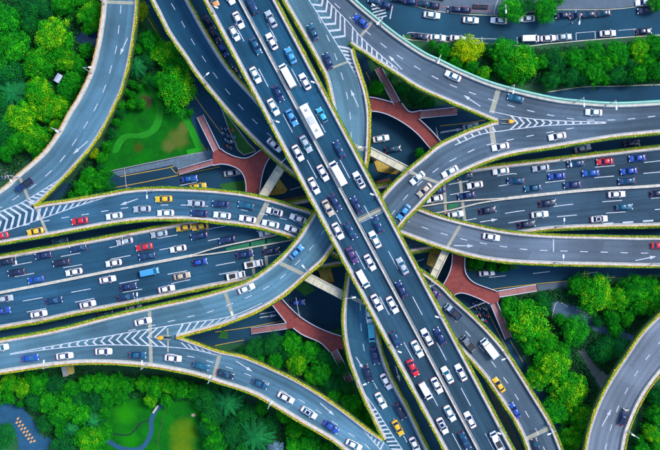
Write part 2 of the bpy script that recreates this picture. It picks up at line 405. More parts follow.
def spots(m, L):
    t = m.node_tree; b = t.nodes['Principled BSDF']; cur = b.inputs['Base Color'].links[0].from_socket
    tc = nd(t, 'ShaderNodeTexCoord'); nz = nd(t, 'ShaderNodeTexNoise'); nz.inputs['Scale'].default_value = .35; nz.inputs['Detail'].default_value = 5; t.links.new(tc.outputs['Object'], nz.inputs['Vector'])
    for x, y, r, c in L:
        p = W(x, y, 0); sb = nd(t, 'ShaderNodeVectorMath', operation='DISTANCE'); t.links.new(tc.outputs['Object'], sb.inputs[0]); sb.inputs[1].default_value = (p.x, p.y, 0.05)
        ad = nd(t, 'ShaderNodeMath', operation='MULTIPLY_ADD'); t.links.new(nz.outputs[0], ad.inputs[0]); ad.inputs[1].default_value = r * S0 * .9; t.links.new(sb.outputs['Value'], ad.inputs[2])
        mr = nd(t, 'ShaderNodeMapRange'); mr.interpolation_type = 'SMOOTHSTEP'; mr.inputs[1].default_value = r * S0 * 1.65; mr.inputs[2].default_value = r * S0 * .75; t.links.new(ad.outputs[0], mr.inputs[0])
        mx = nd(t, 'ShaderNodeMix', data_type='RGBA'); t.links.new(mr.outputs[0], mx.inputs[0]); t.links.new(cur, mx.inputs[6]); mx.inputs[7].default_value = (*c, 1); cur = mx.outputs[2]
    t.links.new(cur, b.inputs['Base Color'])
spots(M_LAWN, [(178, 139, 12, (.10, .15, .025)), (168, 146, 8, (.11, .15, .03)), (184, 128, 7, (.12, .16, .03)), (184, 432, 15, (.09, .20, .006)), (182, 450, 14, (.10, .20, .006)), (125, 414, 13, (.015, .25, .004)), (130, 440, 10, (.008, .22, .004)), (146, 101, 8, (.07, .05, .03)), (138, 148, 6, (.05, .09, .01))])
M_LAWNB = mat('lawn_bright', (.006, .32, .004), col2=(.005, .20, .005), scale=.2, rough=.9)
M_LAWNY = mat('lawn_yellow', (.12, .20, .018), col2=(.05, .17, .014), scale=.3, rough=.9)
M_BROWN = mat('bare_patch', (.14, .15, .030), col2=(.06, .14, .02), scale=.25, rough=.95)
M_PATHB = mat('blue_path', (.008, .085, .18), var=.22, scale=.5)
M_PLAZA = mat('plaza_paving', (.085, .125, .175), var=.16, scale=.5)
mb = MB(); mb.add([(-1500, -1500, -.3), (1500, -1500, -.3), (1500, 1500, -.3), (-1500, 1500, -.3)], [(0, 1, 2, 3)])
GROUND = mb.build('ground', M_GROUND, kind='structure')
GROUND.location.z = 0.27   # top at -0.03
EWP = [(-120, 228), (0, 200), (60, 185), (110, 171), (177, 157), (203, 152), (250, 140), (330, 120), (380, 112), (440, 105), (500, 100), (560, 91), (583, 87.5), (660, 85.5), (780, 84),
       (780, 266), (660, 274), (616, 277.5), (560, 284), (498, 297), (440, 310), (330, 330), (285, 337), (250, 342), (150, 352), (0, 364), (-120, 385)]
GROUND_ROOT = poly_sheet('ground_road', EWP, A_GR, 0.0, kind='structure')
NSP = [(100, -80), (143, 0), (165, 40), (184, 75), (187, 110), (205, 150), (240, 200), (300, 280), (345, 335), (362, 372), (386, 432), (430, 530),
       (640, 530), (575, 445), (540, 385), (515, 345), (500, 300), (470, 255), (430, 190), (400, 140), (372, 75), (360, 40), (330, -80)]
poly_sheet('cross_road', NSP, A_GR, 0.012, kind='structure')
KP = [(330, -60), (330, 32), (398, 37), (404, 34.5), (470, 41.5), (523, 45.5), (550, 43), (600, 38.5), (660, 34.5), (790, 26), (790, -5), (660, 5), (613, 10), (550, 11), (495, 16), (440, 12.5), (400, 3), (392, -10), (380, -60)]
poly_sheet('street', KP, A_K, 0.024, kind='structure')
poly_sheet('plaza', [(394, -60), (395, -10), (402, 1.5), (440, 11), (495, 14.5), (550, 9.5), (613, 8.5), (660, 3.5), (790, -7), (790, -60)], M_PLAZA, 0.14, kind='structure', h=.14)
for o in (GROUND_ROOT,):
    pass
def kerb(pts, w=.9, h=.14, m=None):
    pa = spline(pts); us = frange(0, pa.len, 3); mb = MB()
    strip_mesh(mb, offs(pa, us, -w / 2), offs(pa, us, w / 2), lambda x, y: h, bottom=h + .05); return mb.build('kerb', m or M_CON, kind='structure')
kerb([(403, 35), (412, 40), (470, 42.5), (523, 46), (550, 43.6), (600, 39.2), (660, 35), (780, 27)])
kerb([(400, 2), (440, 11.6), (495, 15.2), (550, 10.2), (613, 9.2), (660, 4.2), (780, -5)], w=.6)
kerb([(548, 92), (583, 87), (616, 86.2), (660, 84.8), (780, 83)], w=.8)
kerb([(110, 171), (177, 157), (203, 152)], w=.7, m=M_CONG)
# lawns
poly_sheet('lawn', [(96, 190), (98, 165), (105, 150), (118, 128), (128, 100), (135, 80), (150, 72), (185, 90), (187, 110), (203, 150), (177, 156), (112, 170), (104, 176)], M_LAWN, .05, kind='structure')
poly_sheet('lawn_strip', [(144, 82), (150, 92), (155, 104), (156, 116), (150, 128), (140, 133), (125, 134), (117, 140), (112, 152), (118, 152), (123, 143), (130, 138), (144, 138), (156, 132), (162, 121), (163, 108), (158, 94), (150, 82)], M_LAWNB, .062, kind='structure', smooth_=True)
0 and poly_sheet('bare_patch', [(182, 119), (190, 128), (187, 150), (172, 151), (161, 149), (163, 138), (172, 130)], M_BROWN, .064, kind='structure', smooth_=True)
poly_sheet('lawn_strip', [(183, 108), (194, 128), (205, 150), (188, 155), (186, 150), (196, 148), (188, 130), (180, 116)], M_LAWNB, .066, kind='structure')
poly_sheet('lawn', [(100, 392), (130, 388), (165, 402), (228, 395), (245, 470), (90, 470), (95, 440), (104, 420)], M_LAWN, .05, kind='structure')
0 and poly_sheet('lawn_patch', [(168, 418), (190, 412), (203, 422), (204, 470), (155, 470), (160, 440)], M_LAWNY, .062, kind='structure', smooth_=True)
0 and poly_sheet('lawn_patch', [(112, 405), (140, 402), (148, 415), (135, 428), (114, 428), (108, 415)], M_LAWNB, .064, kind='structure', smooth_=True)
line(None, [(95, 436), (108, 441), (118, 447), (132, 450), (144, 446), (151, 432), (151.5, 420), (156, 410), (163, 404)], 4.6, 'garden_path', M_PATHB, .08, GROUND_ROOT, lambda x, y: 0)
line(None, [(100, 431), (112, 433.5), (128, 435), (135, 430), (141, 423), (150, 420)], 1.4, 'garden_stream', mat('stream', (.008, .03, .02), rough=.3), .075, GROUND_ROOT, lambda x, y: 0)
line(None, [(166, 406), (163, 420), (159, 436), (157, 460)], .5, 'lawn_edging', M_SOIL, .075, GROUND_ROOT, lambda x, y: 0)
poly_sheet('blue_plaza', [(-30, 412), (4, 402), (12, 395), (24, 397), (24, 410), (32, 418), (40, 436), (62, 437), (50, 442), (46, 452), (46, 480), (22, 480), (18, 440), (11, 428), (-30, 428)], M_PATHB, .055, kind='structure')
poly_sheet('pond', [(80, 33), (92, 30), (100, 34), (94, 48), (84, 44), (74, 38)], mat('pond_water', (.010, .05, .13), rough=.15, var=.2), .05, kind='structure', smooth_=True)
poly_sheet('side_path', [(-30, 158), (0, 161), (12, 172), (6, 178), (-30, 172)], mat('path_grey', (.20, .22, .25), scale=1), .05, kind='structure')
line(None, [(10, 178), (17, 168), (20, 158)], 1, 'kerb_line', M_CONG, .07, GROUND_ROOT, lambda x, y: 0)
poly_sheet('side_path', [(553, 302), (556, 300), (580, 308), (600, 325), (640, 337), (640, 343), (600, 333), (575, 320), (551, 318)], mat('path_blue_grey', (.05, .12, .20), scale=1), .05, kind='structure')
poly_sheet('side_path', [(578, 350), (590, 372), (602, 390), (612, 378), (596, 366), (584, 348)], mat('path_stone', (.13, .15, .14), scale=1), .055, kind='structure')
line(None, [(552, 318), (557, 302), (568, 307)], .6, 'kerb_line', M_CON, .07, GROUND_ROOT, lambda x, y: 0)
line(None, [(576, 310), (598, 316)], .5, 'kerb_line', M_CON, .07, GROUND_ROOT, lambda x, y: 0)
poly_sheet('side_path', [(537, 285), (570, 281), (572, 290), (538, 291)], M_PLAZA, .055, kind='structure')
poly_sheet('side_path', [(640, 400), (652, 408), (650, 430), (640, 450), (632, 452), (640, 425)], mat('path_stone', (.13, .15, .14)), .055, kind='structure')
poly_sheet('pavement', [(118, 176), (172, 165), (178, 168), (213, 160), (213, 150), (205, 151), (177, 158), (112, 172)], mat('pavement_grey', (.10, .16, .22), scale=1), .06, kind='structure')
# ground road paint
gl = lambda pts, w=.6, m=M_YEL, nm='yellow_line': line(None, pts, w, nm, m, .05, GROUND_ROOT, lambda x, y: 0)
for p in ([(120, 176.7), (173, 166.7), (174, 163), (206, 156), (208, 148)], [(110, 188.5), (160, 179), (220, 166.7)], [(148, 18), (160, 38), (196, 98), (222, 134)], [(440, 126), (470, 122.5), (500, 117.5)],
          [(490, 289.5), (540, 283.5), (615, 277)], [(215, 332), (250, 327), (284, 320.5)], [(215, 345.5), (244, 340)], [(483, 302), (497, 330), (512, 358)], [(510, 340), (517, 352), (523, 362)], [(170, 166.5), (177, 174), (178, 168)], [(200, 141), (209, 156)],
          [(366, 72), (372, 84)]): gl(p)
for a, b in (((180, 185.5), (197, 182)), ((226, 177), (233, 175)), ((290, 190), (303, 186)), ((220, 186), (245, 182.5)), ((489, 277.5), (506, 275.5)), ((533, 273.5), (550, 271.5)), ((581, 274), (598, 272)), ((260, 314), (275, 311.5)), ((452, 140.5), (475, 136.5)), ((441, 132), (462, 128.5)),
             ((436, 127.5), (438.5, 139)), ((471, 307), (482, 302)), ((415, 262), (424, 259)), ((440, 193), (456, 190.5))): gl([a, b], .7, M_WHITE, 'lane_dash')
for i in range(5):
    y = 3 + i * 3.2; gl([(371 + i * .9, y + 3.3), (385 + i * .4, y)], 1.3, M_WHITE, 'crossing_bar')
gl([(392.5, 6), (390, 19)], 1.0, M_WHITE, 'stop_line')
for pts in ([(407, 33.5), (412, 32.5), (440, 35.5), (470, 38), (497, 39)], [(576, 33), (596, 31.5)], [(618, 30.5), (636, 29)]): gl(pts, .5, M_WHITE, 'parking_line')
for x, y in ((576, 36), (595, 34.5), (634, 31.5), (517, 40), (482, 40)): gl([(x, y - 3), (x + .3, y + 4)], .6, M_WHITE, 'parking_line')
gl([(590, 9), (590, 4), (614, 3), (614, 9)], .5, M_WHITE, 'bay_line'); gl([(556, 7), (575, 5), (575, 17)], .5, M_WHITE, 'bay_line')
line(None, [(440, 6.5), (470, 7.5), (473, 10.5), (494, 11)], .7, 'red_kerb', mat('red_kerb', (.35, .12, .14)), .2, GROUND_ROOT, lambda x, y: 0)
line(None, [(500, -6), (495, 8), (494, 14)], .5, 'bay_line', M_WHITE, .2, GROUND_ROOT, lambda x, y: 0)
arrow(None, (395.5, 366), (400, 382), GROUND_ROOT); arrow(None, (260, 317.5), (277, 315), GROUND_ROOT); arrow(None, (440, 133), (463, 129), GROUND_ROOT)
# green islands on the ground roads
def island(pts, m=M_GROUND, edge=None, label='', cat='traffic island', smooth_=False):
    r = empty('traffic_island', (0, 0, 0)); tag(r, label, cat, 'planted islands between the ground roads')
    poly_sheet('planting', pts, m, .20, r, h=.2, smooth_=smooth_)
    if edge:
        mbx = MB(); pa = spline(list(pts) + [pts[0]]) if smooth_ else None
        P = [Vector(p) for p in pts] + [Vector(pts[0])]
        for a, b in zip(P, P[1:]): bar(mbx, a, b, .9, lambda x, y: .23, 0, .22)
        mbx.build('kerb', edge, r)
    return r
M_ISL = mat('island_green', (.014, .17, .016), col2=(.010, .09, .012), scale=.4, bump=.4)
island([(221, 107), (234, 124), (248, 143), (256, 151), (244, 155), (238, 150), (229, 130)], M_ISL, M_CONG, 'green grass wedge beside the upper left side ramp')
island([(220, 184), (245, 180), (246, 192), (222, 190)], M_ISL, None, 'small green patch under the red walkway, left of its stem')
island([(476, 257), (512, 264), (520, 268), (500, 272), (476, 271), (466, 270), (466, 258)], M_ISL, None, 'green bed below the lower right straight ramp, by the red walkway')
island([(365, 52), (380, 62), (400, 76), (436, 98), (436, 106), (412, 109), (404, 100), (386, 74), (372, 60)], M_ISL, None, 'green bed between the red walkway and the upper right ramp')
island([(369, 80), (383, 78), (390, 98), (370, 95)], M_ISL, None, 'green bed in the upper notch of the red walkway')
island([(278, 178), (287, 190), (284, 193), (270, 195), (276, 188)], M_OCH, M_YEL, 'ochre gravel island with yellow kerb by the upper left beam')
island([(374, 160), (384, 160), (400, 170), (396, 174), (378, 171)], M_OCH, M_YEL, 'ochre gravel island with yellow kerb by the upper right beam')
island([(318, 268), (330, 268), (334, 282), (322, 280)], M_OCH, M_YEL, 'ochre gravel island with yellow kerb by the lower left beam')
island([(430, 252), (441, 250), (436, 268), (427, 264)], M_OCH, M_YEL, 'ochre gravel island with yellow kerb by the lower right beam')
island([(347, 385), (354, 384), (368, 412), (382, 440), (362, 424), (340, 404), (334, 398)], M_ISL, None, 'green wedge between the two merging bottom ramps')
island([(300, 276), (316, 290), (305, 296), (296, 289)], M_ISL, None, 'green patch beside the lower left beam')
island([(280, 200), (300, 196), (330, 192), (330, 196), (300, 201), (284, 205)], mat('island_brown', (.22, .10, .05), var=.3), None, 'brown strip island under the long viaduct, upper left')
island([(365, 184), (390, 178), (392, 182), (366, 190)], mat('island_brown', (.22, .10, .05)), None, 'brown strip island right of the long viaduct, above centre')
island([(222, 330), (228, 332), (227, 339), (218, 338)], M_ISL, None, 'small green patch at the tip of the two left ramps')
# dark-toned strips in the gaps beside the long viaduct
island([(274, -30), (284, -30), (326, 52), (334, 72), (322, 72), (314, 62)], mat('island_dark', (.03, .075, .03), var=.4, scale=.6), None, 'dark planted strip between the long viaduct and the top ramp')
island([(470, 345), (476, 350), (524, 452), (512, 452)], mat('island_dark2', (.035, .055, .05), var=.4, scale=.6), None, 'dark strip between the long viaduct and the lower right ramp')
island([(0, 252), (-60, 264), (-60, 256), (30, 240), (110, 227), (150, 222), (150, 225)], mat('island_dark', (.03, .075, .03)), None, 'dark planted strip between the two left carriageways') if False else None

# ------------------------------------------------------------------ elevated decks
H, HY = M_HLEAF, M_HLEAFY
# edge point lists (picture-plane tracing, each lifted to its own height)
A_top = [(-70, 354), (0, 340.8), (55, 330.8), (110, 317), (150, 308), (190, 299.5), (220, 291.7), (250, 280.8), (278, 261), (295, 243), (308, 224), (318, 207), (327, 189), (333, 168), (335.5, 145), (335.5, 130), (334, 112), (331, 95), (326, 76), (318, 60), (303, 33), (284, 0), (250, -60)]
A_bot = [(-70, 366), (0, 357), (50, 349.5), (110, 341.5), (150, 338.5), (174, 337), (196, 331.5), (220, 325), (237, 319), (258, 310), (277, 299), (293, 286.7), (308, 273), (321.7, 261), (331, 249), (345, 228), (357, 200), (365, 170), (367.8, 150), (368.7, 117), (366, 95), (360, 75), (355, 60), (349, 41), (333, 20), (318, 0), (278, -60)]
I_top = A_bot[:6] + [(196, 344), (218, 351.7), (245, 358), (283, 374.5), (306.7, 387), (330, 402), (346.7, 414), (368, 430.5), (386, 443), (402, 462), (420, 490), (440, 530)]
I_bot = [(-70, 384), (0, 373), (41.7, 366.7), (75, 363.3), (110, 363), (151.7, 366.5), (193, 374), (220, 382.5), (253, 393.5), (275, 406), (303, 423), (330, 438.5), (345, 450), (370, 470), (390, 500), (400, 530)]
C2_top = [(760, 108), (660, 117), (606, 122.7), (560, 122.5), (520, 122), (500, 121.5), (482, 127), (465, 133), (440, 145), (426, 156), (410, 169), (393, 185), (381.7, 198), (367, 219), (355, 245), (349, 270), (345, 298), (343.6, 318), (345, 338), (349, 357), (355, 375), (366, 401.7), (386.7, 443), (402, 462), (420, 490), (440, 530)]
C2_bot = [(760, 124), (660, 132.5), (616.7, 136.7), (583, 142), (550, 147.5), (515, 153), (490, 160), (465, 170.5), (440, 184.5), (416.7, 208), (401.7, 224), (388, 245), (379, 270), (375.5, 295), (375.5, 318), (378, 338), (389, 373), (410, 413), (426.7, 448), (445, 480), (470, 530)]
C_top = [(300, -50), (352, -1), (371.7, 16), (396.7, 36), (423, 53.5), (440, 61.5), (465, 73.5), (498, 86), (550, 98.5), (583, 102.5), (616.7, 104.5), (660, 102.5), (760, 96)]
C_bot = [(278, -60), (318, 0), (333, 20), (349, 41), (368, 54.5), (400, 75.5), (420, 88), (440, 97), (473, 111), (500, 121.5), (520, 122), (560, 122.5), (606, 122.7), (660, 117), (760, 108)]
G_top = [(-70, 252), (-30, 234), (0, 222), (34, 207), (72, 200.5), (110, 194), (126.7, 191), (151.7, 189), (176.7, 189), (200, 190), (220, 191.5), (245, 194.5), (270, 200), (291.7, 206.5), (315, 214), (365, 238), (390, 252), (415, 267), (440, 285), (454, 299), (478, 321), (501.7, 346.7), (520, 374), (533, 395), (550, 423), (561, 449), (585, 510)]
G_bot = [(-70, 256), (-30, 248.5), (0, 243), (58, 233), (110, 223.5), (143, 219.5), (176.7, 218.7), (198, 219.5), (220, 222), (253, 226), (275, 231.5), (295, 238), (350, 262), (400, 290), (440, 325), (456, 343), (484, 374.5), (501.7, 400), (516.7, 423), (528, 449), (548, 510)]
D_bot = [(115, -60), (151.7, 0), (168, 31.7), (184, 55), (197.5, 75), (220, 102.5), (240, 125), (265, 150), (281.7, 165), (296.7, 176.7), (340, 206), (375, 223), (401, 233), (440, 247), (473, 256.5), (506.7, 261.7), (550, 264), (600, 265), (660, 266), (760, 264)]
D_top = [(153, -60), (187.5, 0), (203, 28), (220, 56), (234, 75), (255, 98), (290, 137), (340, 173), (380, 194), (418, 208.5), (440, 216.5), (473, 225), (506.7, 231.7), (550, 235.5), (600, 236.7), (660, 237.5), (760, 235)]
R_w = [(104, -60), (103, 0), (99.7, 30), (96, 50), (89.7, 73), (78.3, 97), (68.3, 113), (58.3, 131.7), (44, 151.5), (28.3, 165.8), (15, 177), (0, 190), (-70, 238)]
R_e = [(136, -60), (136, 0), (135, 17), (132, 40), (128.5, 60), (125, 75), (120, 92), (112.5, 108), (107, 120), (97, 137), (88, 150), (73, 167), (56, 185), (34, 205), (0, 223.5), (-30, 236.5), (-70, 254)]
zL1 = lambda x, y: Z_LOW - .006
deck('EW', 'viaduct', 'wide blue six lane east-west viaduct crossing low under the ramps', [(-90, 271.5), (0, 256.7), (66.7, 245), (110, 237), (165, 226.5), (245, 211.5), (330, 195.5), (410, 180.5), (478, 168.5), (550, 160), (600, 154), (660, 147), (760, 136)],
     [(-90, 345), (0, 328), (41.7, 320.8), (75, 313.5), (110, 307), (150, 299), (220, 284.5), (330, 265.5), (440, 247), (531, 231.5), (567, 228), (610, 226.5), (660, 225.5), (760, 220)], zEW, A_EW,
     [('L', None, None, 2.4, M_CON, .9, 2.6, H), ('R', None, None, 2.2, M_CON, .9, 2.6, H)])
deck('G', 'flyover_ramp', 'ramp curving from the left edge past the centre to the bottom right', G_top, G_bot, zL, A_G, [('L', (34, 207), None, 2.0, M_CON, 1.1, 2.2, H), ('R', None, None, 2.0, M_CON, 1.1, 2.4, H)])
deck('D', 'flyover_ramp', 'ramp curving from the top left under the centre to the right edge', D_bot, D_top, zL, A_D, [('L', None, None, 2.2, M_CON, .9, 1.9, H), ('R', None, None, 2.2, M_CON, .9, 1.7, H)])
deck('R1', 'flyover_ramp', 'curved blue-grey ramp in the top left corner among trees', R_w, R_e, zL1, A_RL, [('L', None, None, 3.4, M_CON, 1.0, 0, H), ('R', None, (34, 205), 1.2, M_CON, .5, 2.9, HY)])
deck('J', 'flyover_ramp', 'pale grey curved ramp in the bottom right corner', [(760, 235), (700, 278), (660, 315.5), (643, 333), (628, 354.5), (614.5, 375), (601.7, 398), (592, 423), (586, 449), (576, 520)],
     [(790, 265), (735, 300), (695, 333), (661, 372), (643, 397), (630, 425), (624, 449), (614, 520)], zL, A_J, [('L', None, None, 1.0, M_CON, .9, 2.9, HY), ('R', None, None, 3.0, M_CON, 1.2, 1.4, H)])
deck('A', 'flyover_ramp', 'high ramp sweeping from the left bottom up to the top centre', A_top, A_bot, zR, A_A, [('L', None, None, 2.0, M_CON, 1.0, 2.6, H), ('R', (176, 337), (352, 50), 2.0, M_CON, 1.0, 2.4, HY)])
deck('I', 'flyover_ramp', 'lower left curved ramp running above the park to the bottom', I_top, I_bot, zR, A_RL, [('L', (178, 339), (383, 441), 1.4, M_CON, .8, 2.2, HY), ('R', None, None, 2.8, M_CON, 1.4, .9, H)])
deck('F', 'flyover_ramp', 'high ramp sweeping from the right edge down to the bottom centre', C2_top, C2_bot, zR, A_F, [('L', (498, 123), (386, 441), 2.0, M_CON, 1.1, 2.2, H), ('R', None, None, 2.2, M_CON, 1.1, 2.2, H)])
deck('C', 'flyover_ramp', 'grey ramp with mint green outer railing at the top right', C_top, C_bot, zR, A_RG, [('L', None, None, 2.4, M_CON, 0, 0, H), ('R', (351, 43), (497, 120), 1.6, M_CON, 1.0, 2.2, H)])
deck('NS', 'viaduct', 'topmost straight four lane viaduct running diagonally across the picture', [(173, -60), (205, 0), (265, 113), (325, 225.5), (385, 338), (445, 450), (477, 510)], [(243, -60), (275, 0), (334.5, 112.5), (394, 225), (453.5, 337.5), (513, 450), (545, 510)], zN, A_NS,
     [('L', None, None, 2.4, M_CON, 1.0, 1.8, H), ('R', None, None, 2.2, M_CON, 1.0, 2.2, H)], thick=1.5)
# mint railing along C
pc = spline(C_top); us = frange(0, pc.len, 4); mb = MB()
strip_mesh(mb, offs(pc, us, -.1), offs(pc, us, -2.6), lambda x, y: zR(x, y) + 1.15, bottom=2.2); mb.build('sound_barrier', M_MINT, DECKS['C']['root'])
mb = MB(); strip_mesh(mb, offs(pc, us, -1.1), offs(pc, us, -1.6), lambda x, y: zR(x, y) + 1.5, bottom=.4); mb.build('barrier_rail', M_CON, DECKS['C']['root'])
# medians
def median(key, a, w, name='median_barrier', m=M_CON, h=.85):
    pa = spline(a); us = frange(0, pa.len, 4); zf = DECKS[key]['zf']; mb = MB()
    strip_mesh(mb, offs(pa, us, -w / 2), offs(pa, us, w / 2), lambda x, y: zf(x, y) + h, bottom=h - .002); mb.build(name, m, DECKS[key]['root'])
median('NS', [(208, -60), (239.7, 0), (359, 225), (478.5, 450), (510, 510)], 2.7, m=M_CON)
median('NS', [(209.9, -60), (241.6, 0), (360.9, 225), (480.4, 450), (511.9, 510)], .5, 'median_rail', M_CONG, 1.2)
median('EW', [(-90, 309), (0, 292.5), (50, 283), (110, 271), (165, 260.5), (192, 255.5)], 2.8, m=M_CON)
median('EW', [(508, 198.3), (550, 193.7), (600, 189), (660, 185.5), (760, 176)], 2.8, m=M_CON)
median('EW', [(192, 255), (220, 246.9), (270, 236.5), (340, 222), (440, 203.5), (508, 197.9)], 1.3, m=M_CON)
median('EW', [(192, 256), (220, 252.6), (270, 244), (340, 231), (440, 212.3), (480, 203), (508, 198.9)], 1.3, m=M_CON)
M_GAPD = mat('median_green', (.01, .16, .07), var=.2)
rt = DECKS['EW']['root']
o = poly_sheet('median_bed', [(200, 252.8), (225, 247), (270, 237.6), (340, 223), (340, 230), (270, 243.2), (225, 251), (200, 254)], A_D, Z_EW + .02, rt)
o = poly_sheet('median_planting', [(226, 248), (249, 242.5), (249, 247), (226, 250.6)], M_GAPD, Z_EW + .3, rt, h=.27)
o = poly_sheet('median_planting', [(251, 242.3), (265, 239.3), (265, 244.2), (251, 246.8)], M_GAPD, Z_EW + .3, rt, h=.27)
o = poly_sheet('median_planting', [(267, 239), (292, 234), (292, 239.5), (267, 243.8)], M_GAPD, Z_EW + .3, rt, h=.27)
o = poly_sheet('median_planting', [(448, 204.5), (458, 203), (458, 207.5), (448, 209.5)], M_GAPD, Z_EW + .3, rt, h=.27)
# lane dashes
NSv = (24.2, 45.57)
def nsrow(p, key_row):
    a = (p[0] - NSv[0] * 2.2, p[1] - NSv[1] * 2.2); b = (p[0] + NSv[0] * 10.6, p[1] + NSv[1] * 10.6); dashrow('NS', key_row, [a, b], 20.5, 51.6, p)
nsrow((241.3, 36), 'NW'); nsrow((274.2, 36), 'NE')
dashrow('EW', 'EN', [(-80, 283), (12.4, 265.6), (109.5, 247.5), (158, 238.4), (474, 179.9), (522.5, 173.8), (570, 168.8), (620, 165), (740, 152)], 19.8, 49.3, (12.4, 265.6))
dashrow('EW', 'EN', [(-80, 293.5), (14.7, 276.7), (64, 267.5), (113, 258.7), (476, 190), (523, 185), (571.7, 179.7), (620, 175.5), (740, 165)], 19.8, 49.3, (14.7, 276.7))
dashrow('EW', 'ES', [(-80, 319), (23, 301), (70, 292.5), (118.5, 283.6), (164, 275), (209, 266.7), (479, 218), (528, 210), (576.7, 203.8), (627, 200), (740, 192)], 19.8, 49.0, (23, 301))
dashrow('EW', 'ES', [(-80, 331), (26.7, 312), (73.5, 302.5), (120, 293), (166.7, 284.7), (212.5, 275.5), (480, 228), (528, 220), (576.7, 215), (627, 211.7), (740, 203)], 19.8, 49.0, (26.7, 312))
dashrow('EW', 'ES', [(598, 224.3), (622, 222.6), (642, 221.3), (720, 216)], 10.5, 20, (602, 224), w=1.6)
dashrow('EW', 'EN', [(616, 153.5), (640, 150.5), (720, 140)], 3, 6, w=.8)
dashrow('R1', 'R1', [(121, -20), (121, 5), (119, 26), (116.5, 47), (111, 68), (105, 87), (97, 105), (88, 121.5), (77, 138), (65.5, 155), (52, 170), (37.5, 183), (20, 195), (0, 208), (-50, 236)], 8.5, 20.4, (121, 5))
dashrow('G', 'G', [(-50, 243), (0, 231), (30, 224), (65, 217.5), (85, 214.5), (105, 211), (123, 208.2), (145, 206), (165, 205), (182, 205), (205, 206), (240, 209.5), (277, 217.3), (305, 226), (357, 250), (400, 275), (432, 299), (442.5, 309), (457, 322.5), (470.5, 336.5), (483.5, 351), (495.5, 366.7), (508, 383.5), (518.5, 400), (529, 417.5), (539, 436), (560, 490)], 7.5, 20, (101, 211.7))
dashrow('A', 'A', [(-50, 364), (0, 350), (60, 340), (105, 334), (131, 330.3), (171, 321), (191, 316.2), (211, 311.3), (247, 297.5), (265, 288.5), (281, 278), (295.5, 264.6), (309, 250.5), (321, 235), (334, 212), (344, 185), (350, 160), (351, 140), (350.7, 122), (348.3, 102), (344, 83), (338, 63), (331, 45), (322, 25), (312, 5), (280, -50)], 7.5, 20.2, (168, 321.7), rng=((120, 332), (280, -50)))
dashrow('I', 'I', [(-50, 374), (0, 365), (60, 357), (110, 354), (150, 353), (191, 356.7), (229, 367.7), (266, 382), (283.5, 391.5), (301, 400.5), (318, 411), (335, 423), (351, 434.5), (368, 447), (400, 490)], 7.5, 20, (187.5, 356), rng=((160, 353), (400, 490)))
dashrow('F', 'F', [(740, 118), (640, 127), (600, 124.5), (578, 127.3), (557, 131), (537, 134.5), (517, 138.5), (497, 142.5), (478, 148), (459.5, 156.5), (442, 165.7), (426, 178), (410.5, 192), (398, 206.5), (386, 222), (372, 245), (364, 270), (360.5, 300), (360.5, 316), (362, 336.5), (365.5, 356), (370.5, 375), (379, 392), (390, 412), (402, 433), (412, 452), (440, 510)], 7.5, 20.3, (574, 128), rng=((590, 126), (440, 510)))
dashrow('C', 'C', [(290, -45), (325, -6), (337.5, 6), (352.5, 20), (369.5, 34), (385.5, 47), (402, 58.5), (419.5, 69), (437, 78.5), (456.5, 87.3), (476, 94.5), (495, 101), (515, 107), (535, 112), (556, 116.3), (577, 119.5), (600, 120.2), (623, 119.5), (643.5, 117.5), (740, 106)], 7.5, 20.3, (350, 17.5))
dashrow('D', 'D', [(130, -60), (160, -14), (173.5, 7), (183, 24), (193, 42), (204, 59), (215, 75), (227.5, 91.5), (241, 107), (254.5, 121), (269, 134.5), (300, 160), (340, 185), (380, 208), (412, 223), (433, 230.5), (452, 236.3), (471, 241), (490, 244.5), (510, 247.5), (530, 249.7), (570, 251.2), (612, 252.3), (652, 253), (740, 250)], 7.5, 20.2, (171.7, 4))
dashrow('J', 'J', [(700, 304), (672, 330), (659, 343), (647, 358), (636.5, 373), (626, 391.5), (617.5, 409), (611, 428), (606, 446), (598, 490)], 6.8, 20, (628, 388))
ROWS['gEW'] = [spline([(-50, 210), (180, 176), (300, 160), (480, 128), (620, 95), (720, 94)]), spline([(-50, 340), (150, 305), (300, 300), (480, 274), (720, 260)])]
ROWS['K'] = [spline([(340, 0), (400, 18), (471, 26), (530, 28), (640, 20), (740, 12)])]
ROWS['gNS'] = [spline([(120, -80), (220, 45), (330, 225), (450, 450)])]
# arrows
arrow('R1', (127.5, 38), (120, 55)); arrow('R1', (88, 141), (73, 154)); arrow('G', (138, 198.8), (120, 205)); arrow('C', (402, 69.5), (388.5, 55.5)); arrow('C', (480.5, 106.5), (463.5, 95))
arrow('A', (358.5, 107), (350.5, 89.5)); arrow('I', (236, 361), (252.5, 371.5)); arrow('I', (320, 403), (334.5, 415.5)); arrow('D', (454, 245.5), (474, 246)); arrow('D', (635.5, 260.5), (656.5, 256.3))
arrow('J', (602, 426), (611.5, 409)); arrow('F', (356, 357), (364, 370)); arrow('EW', (480, 222), (498, 219.2))
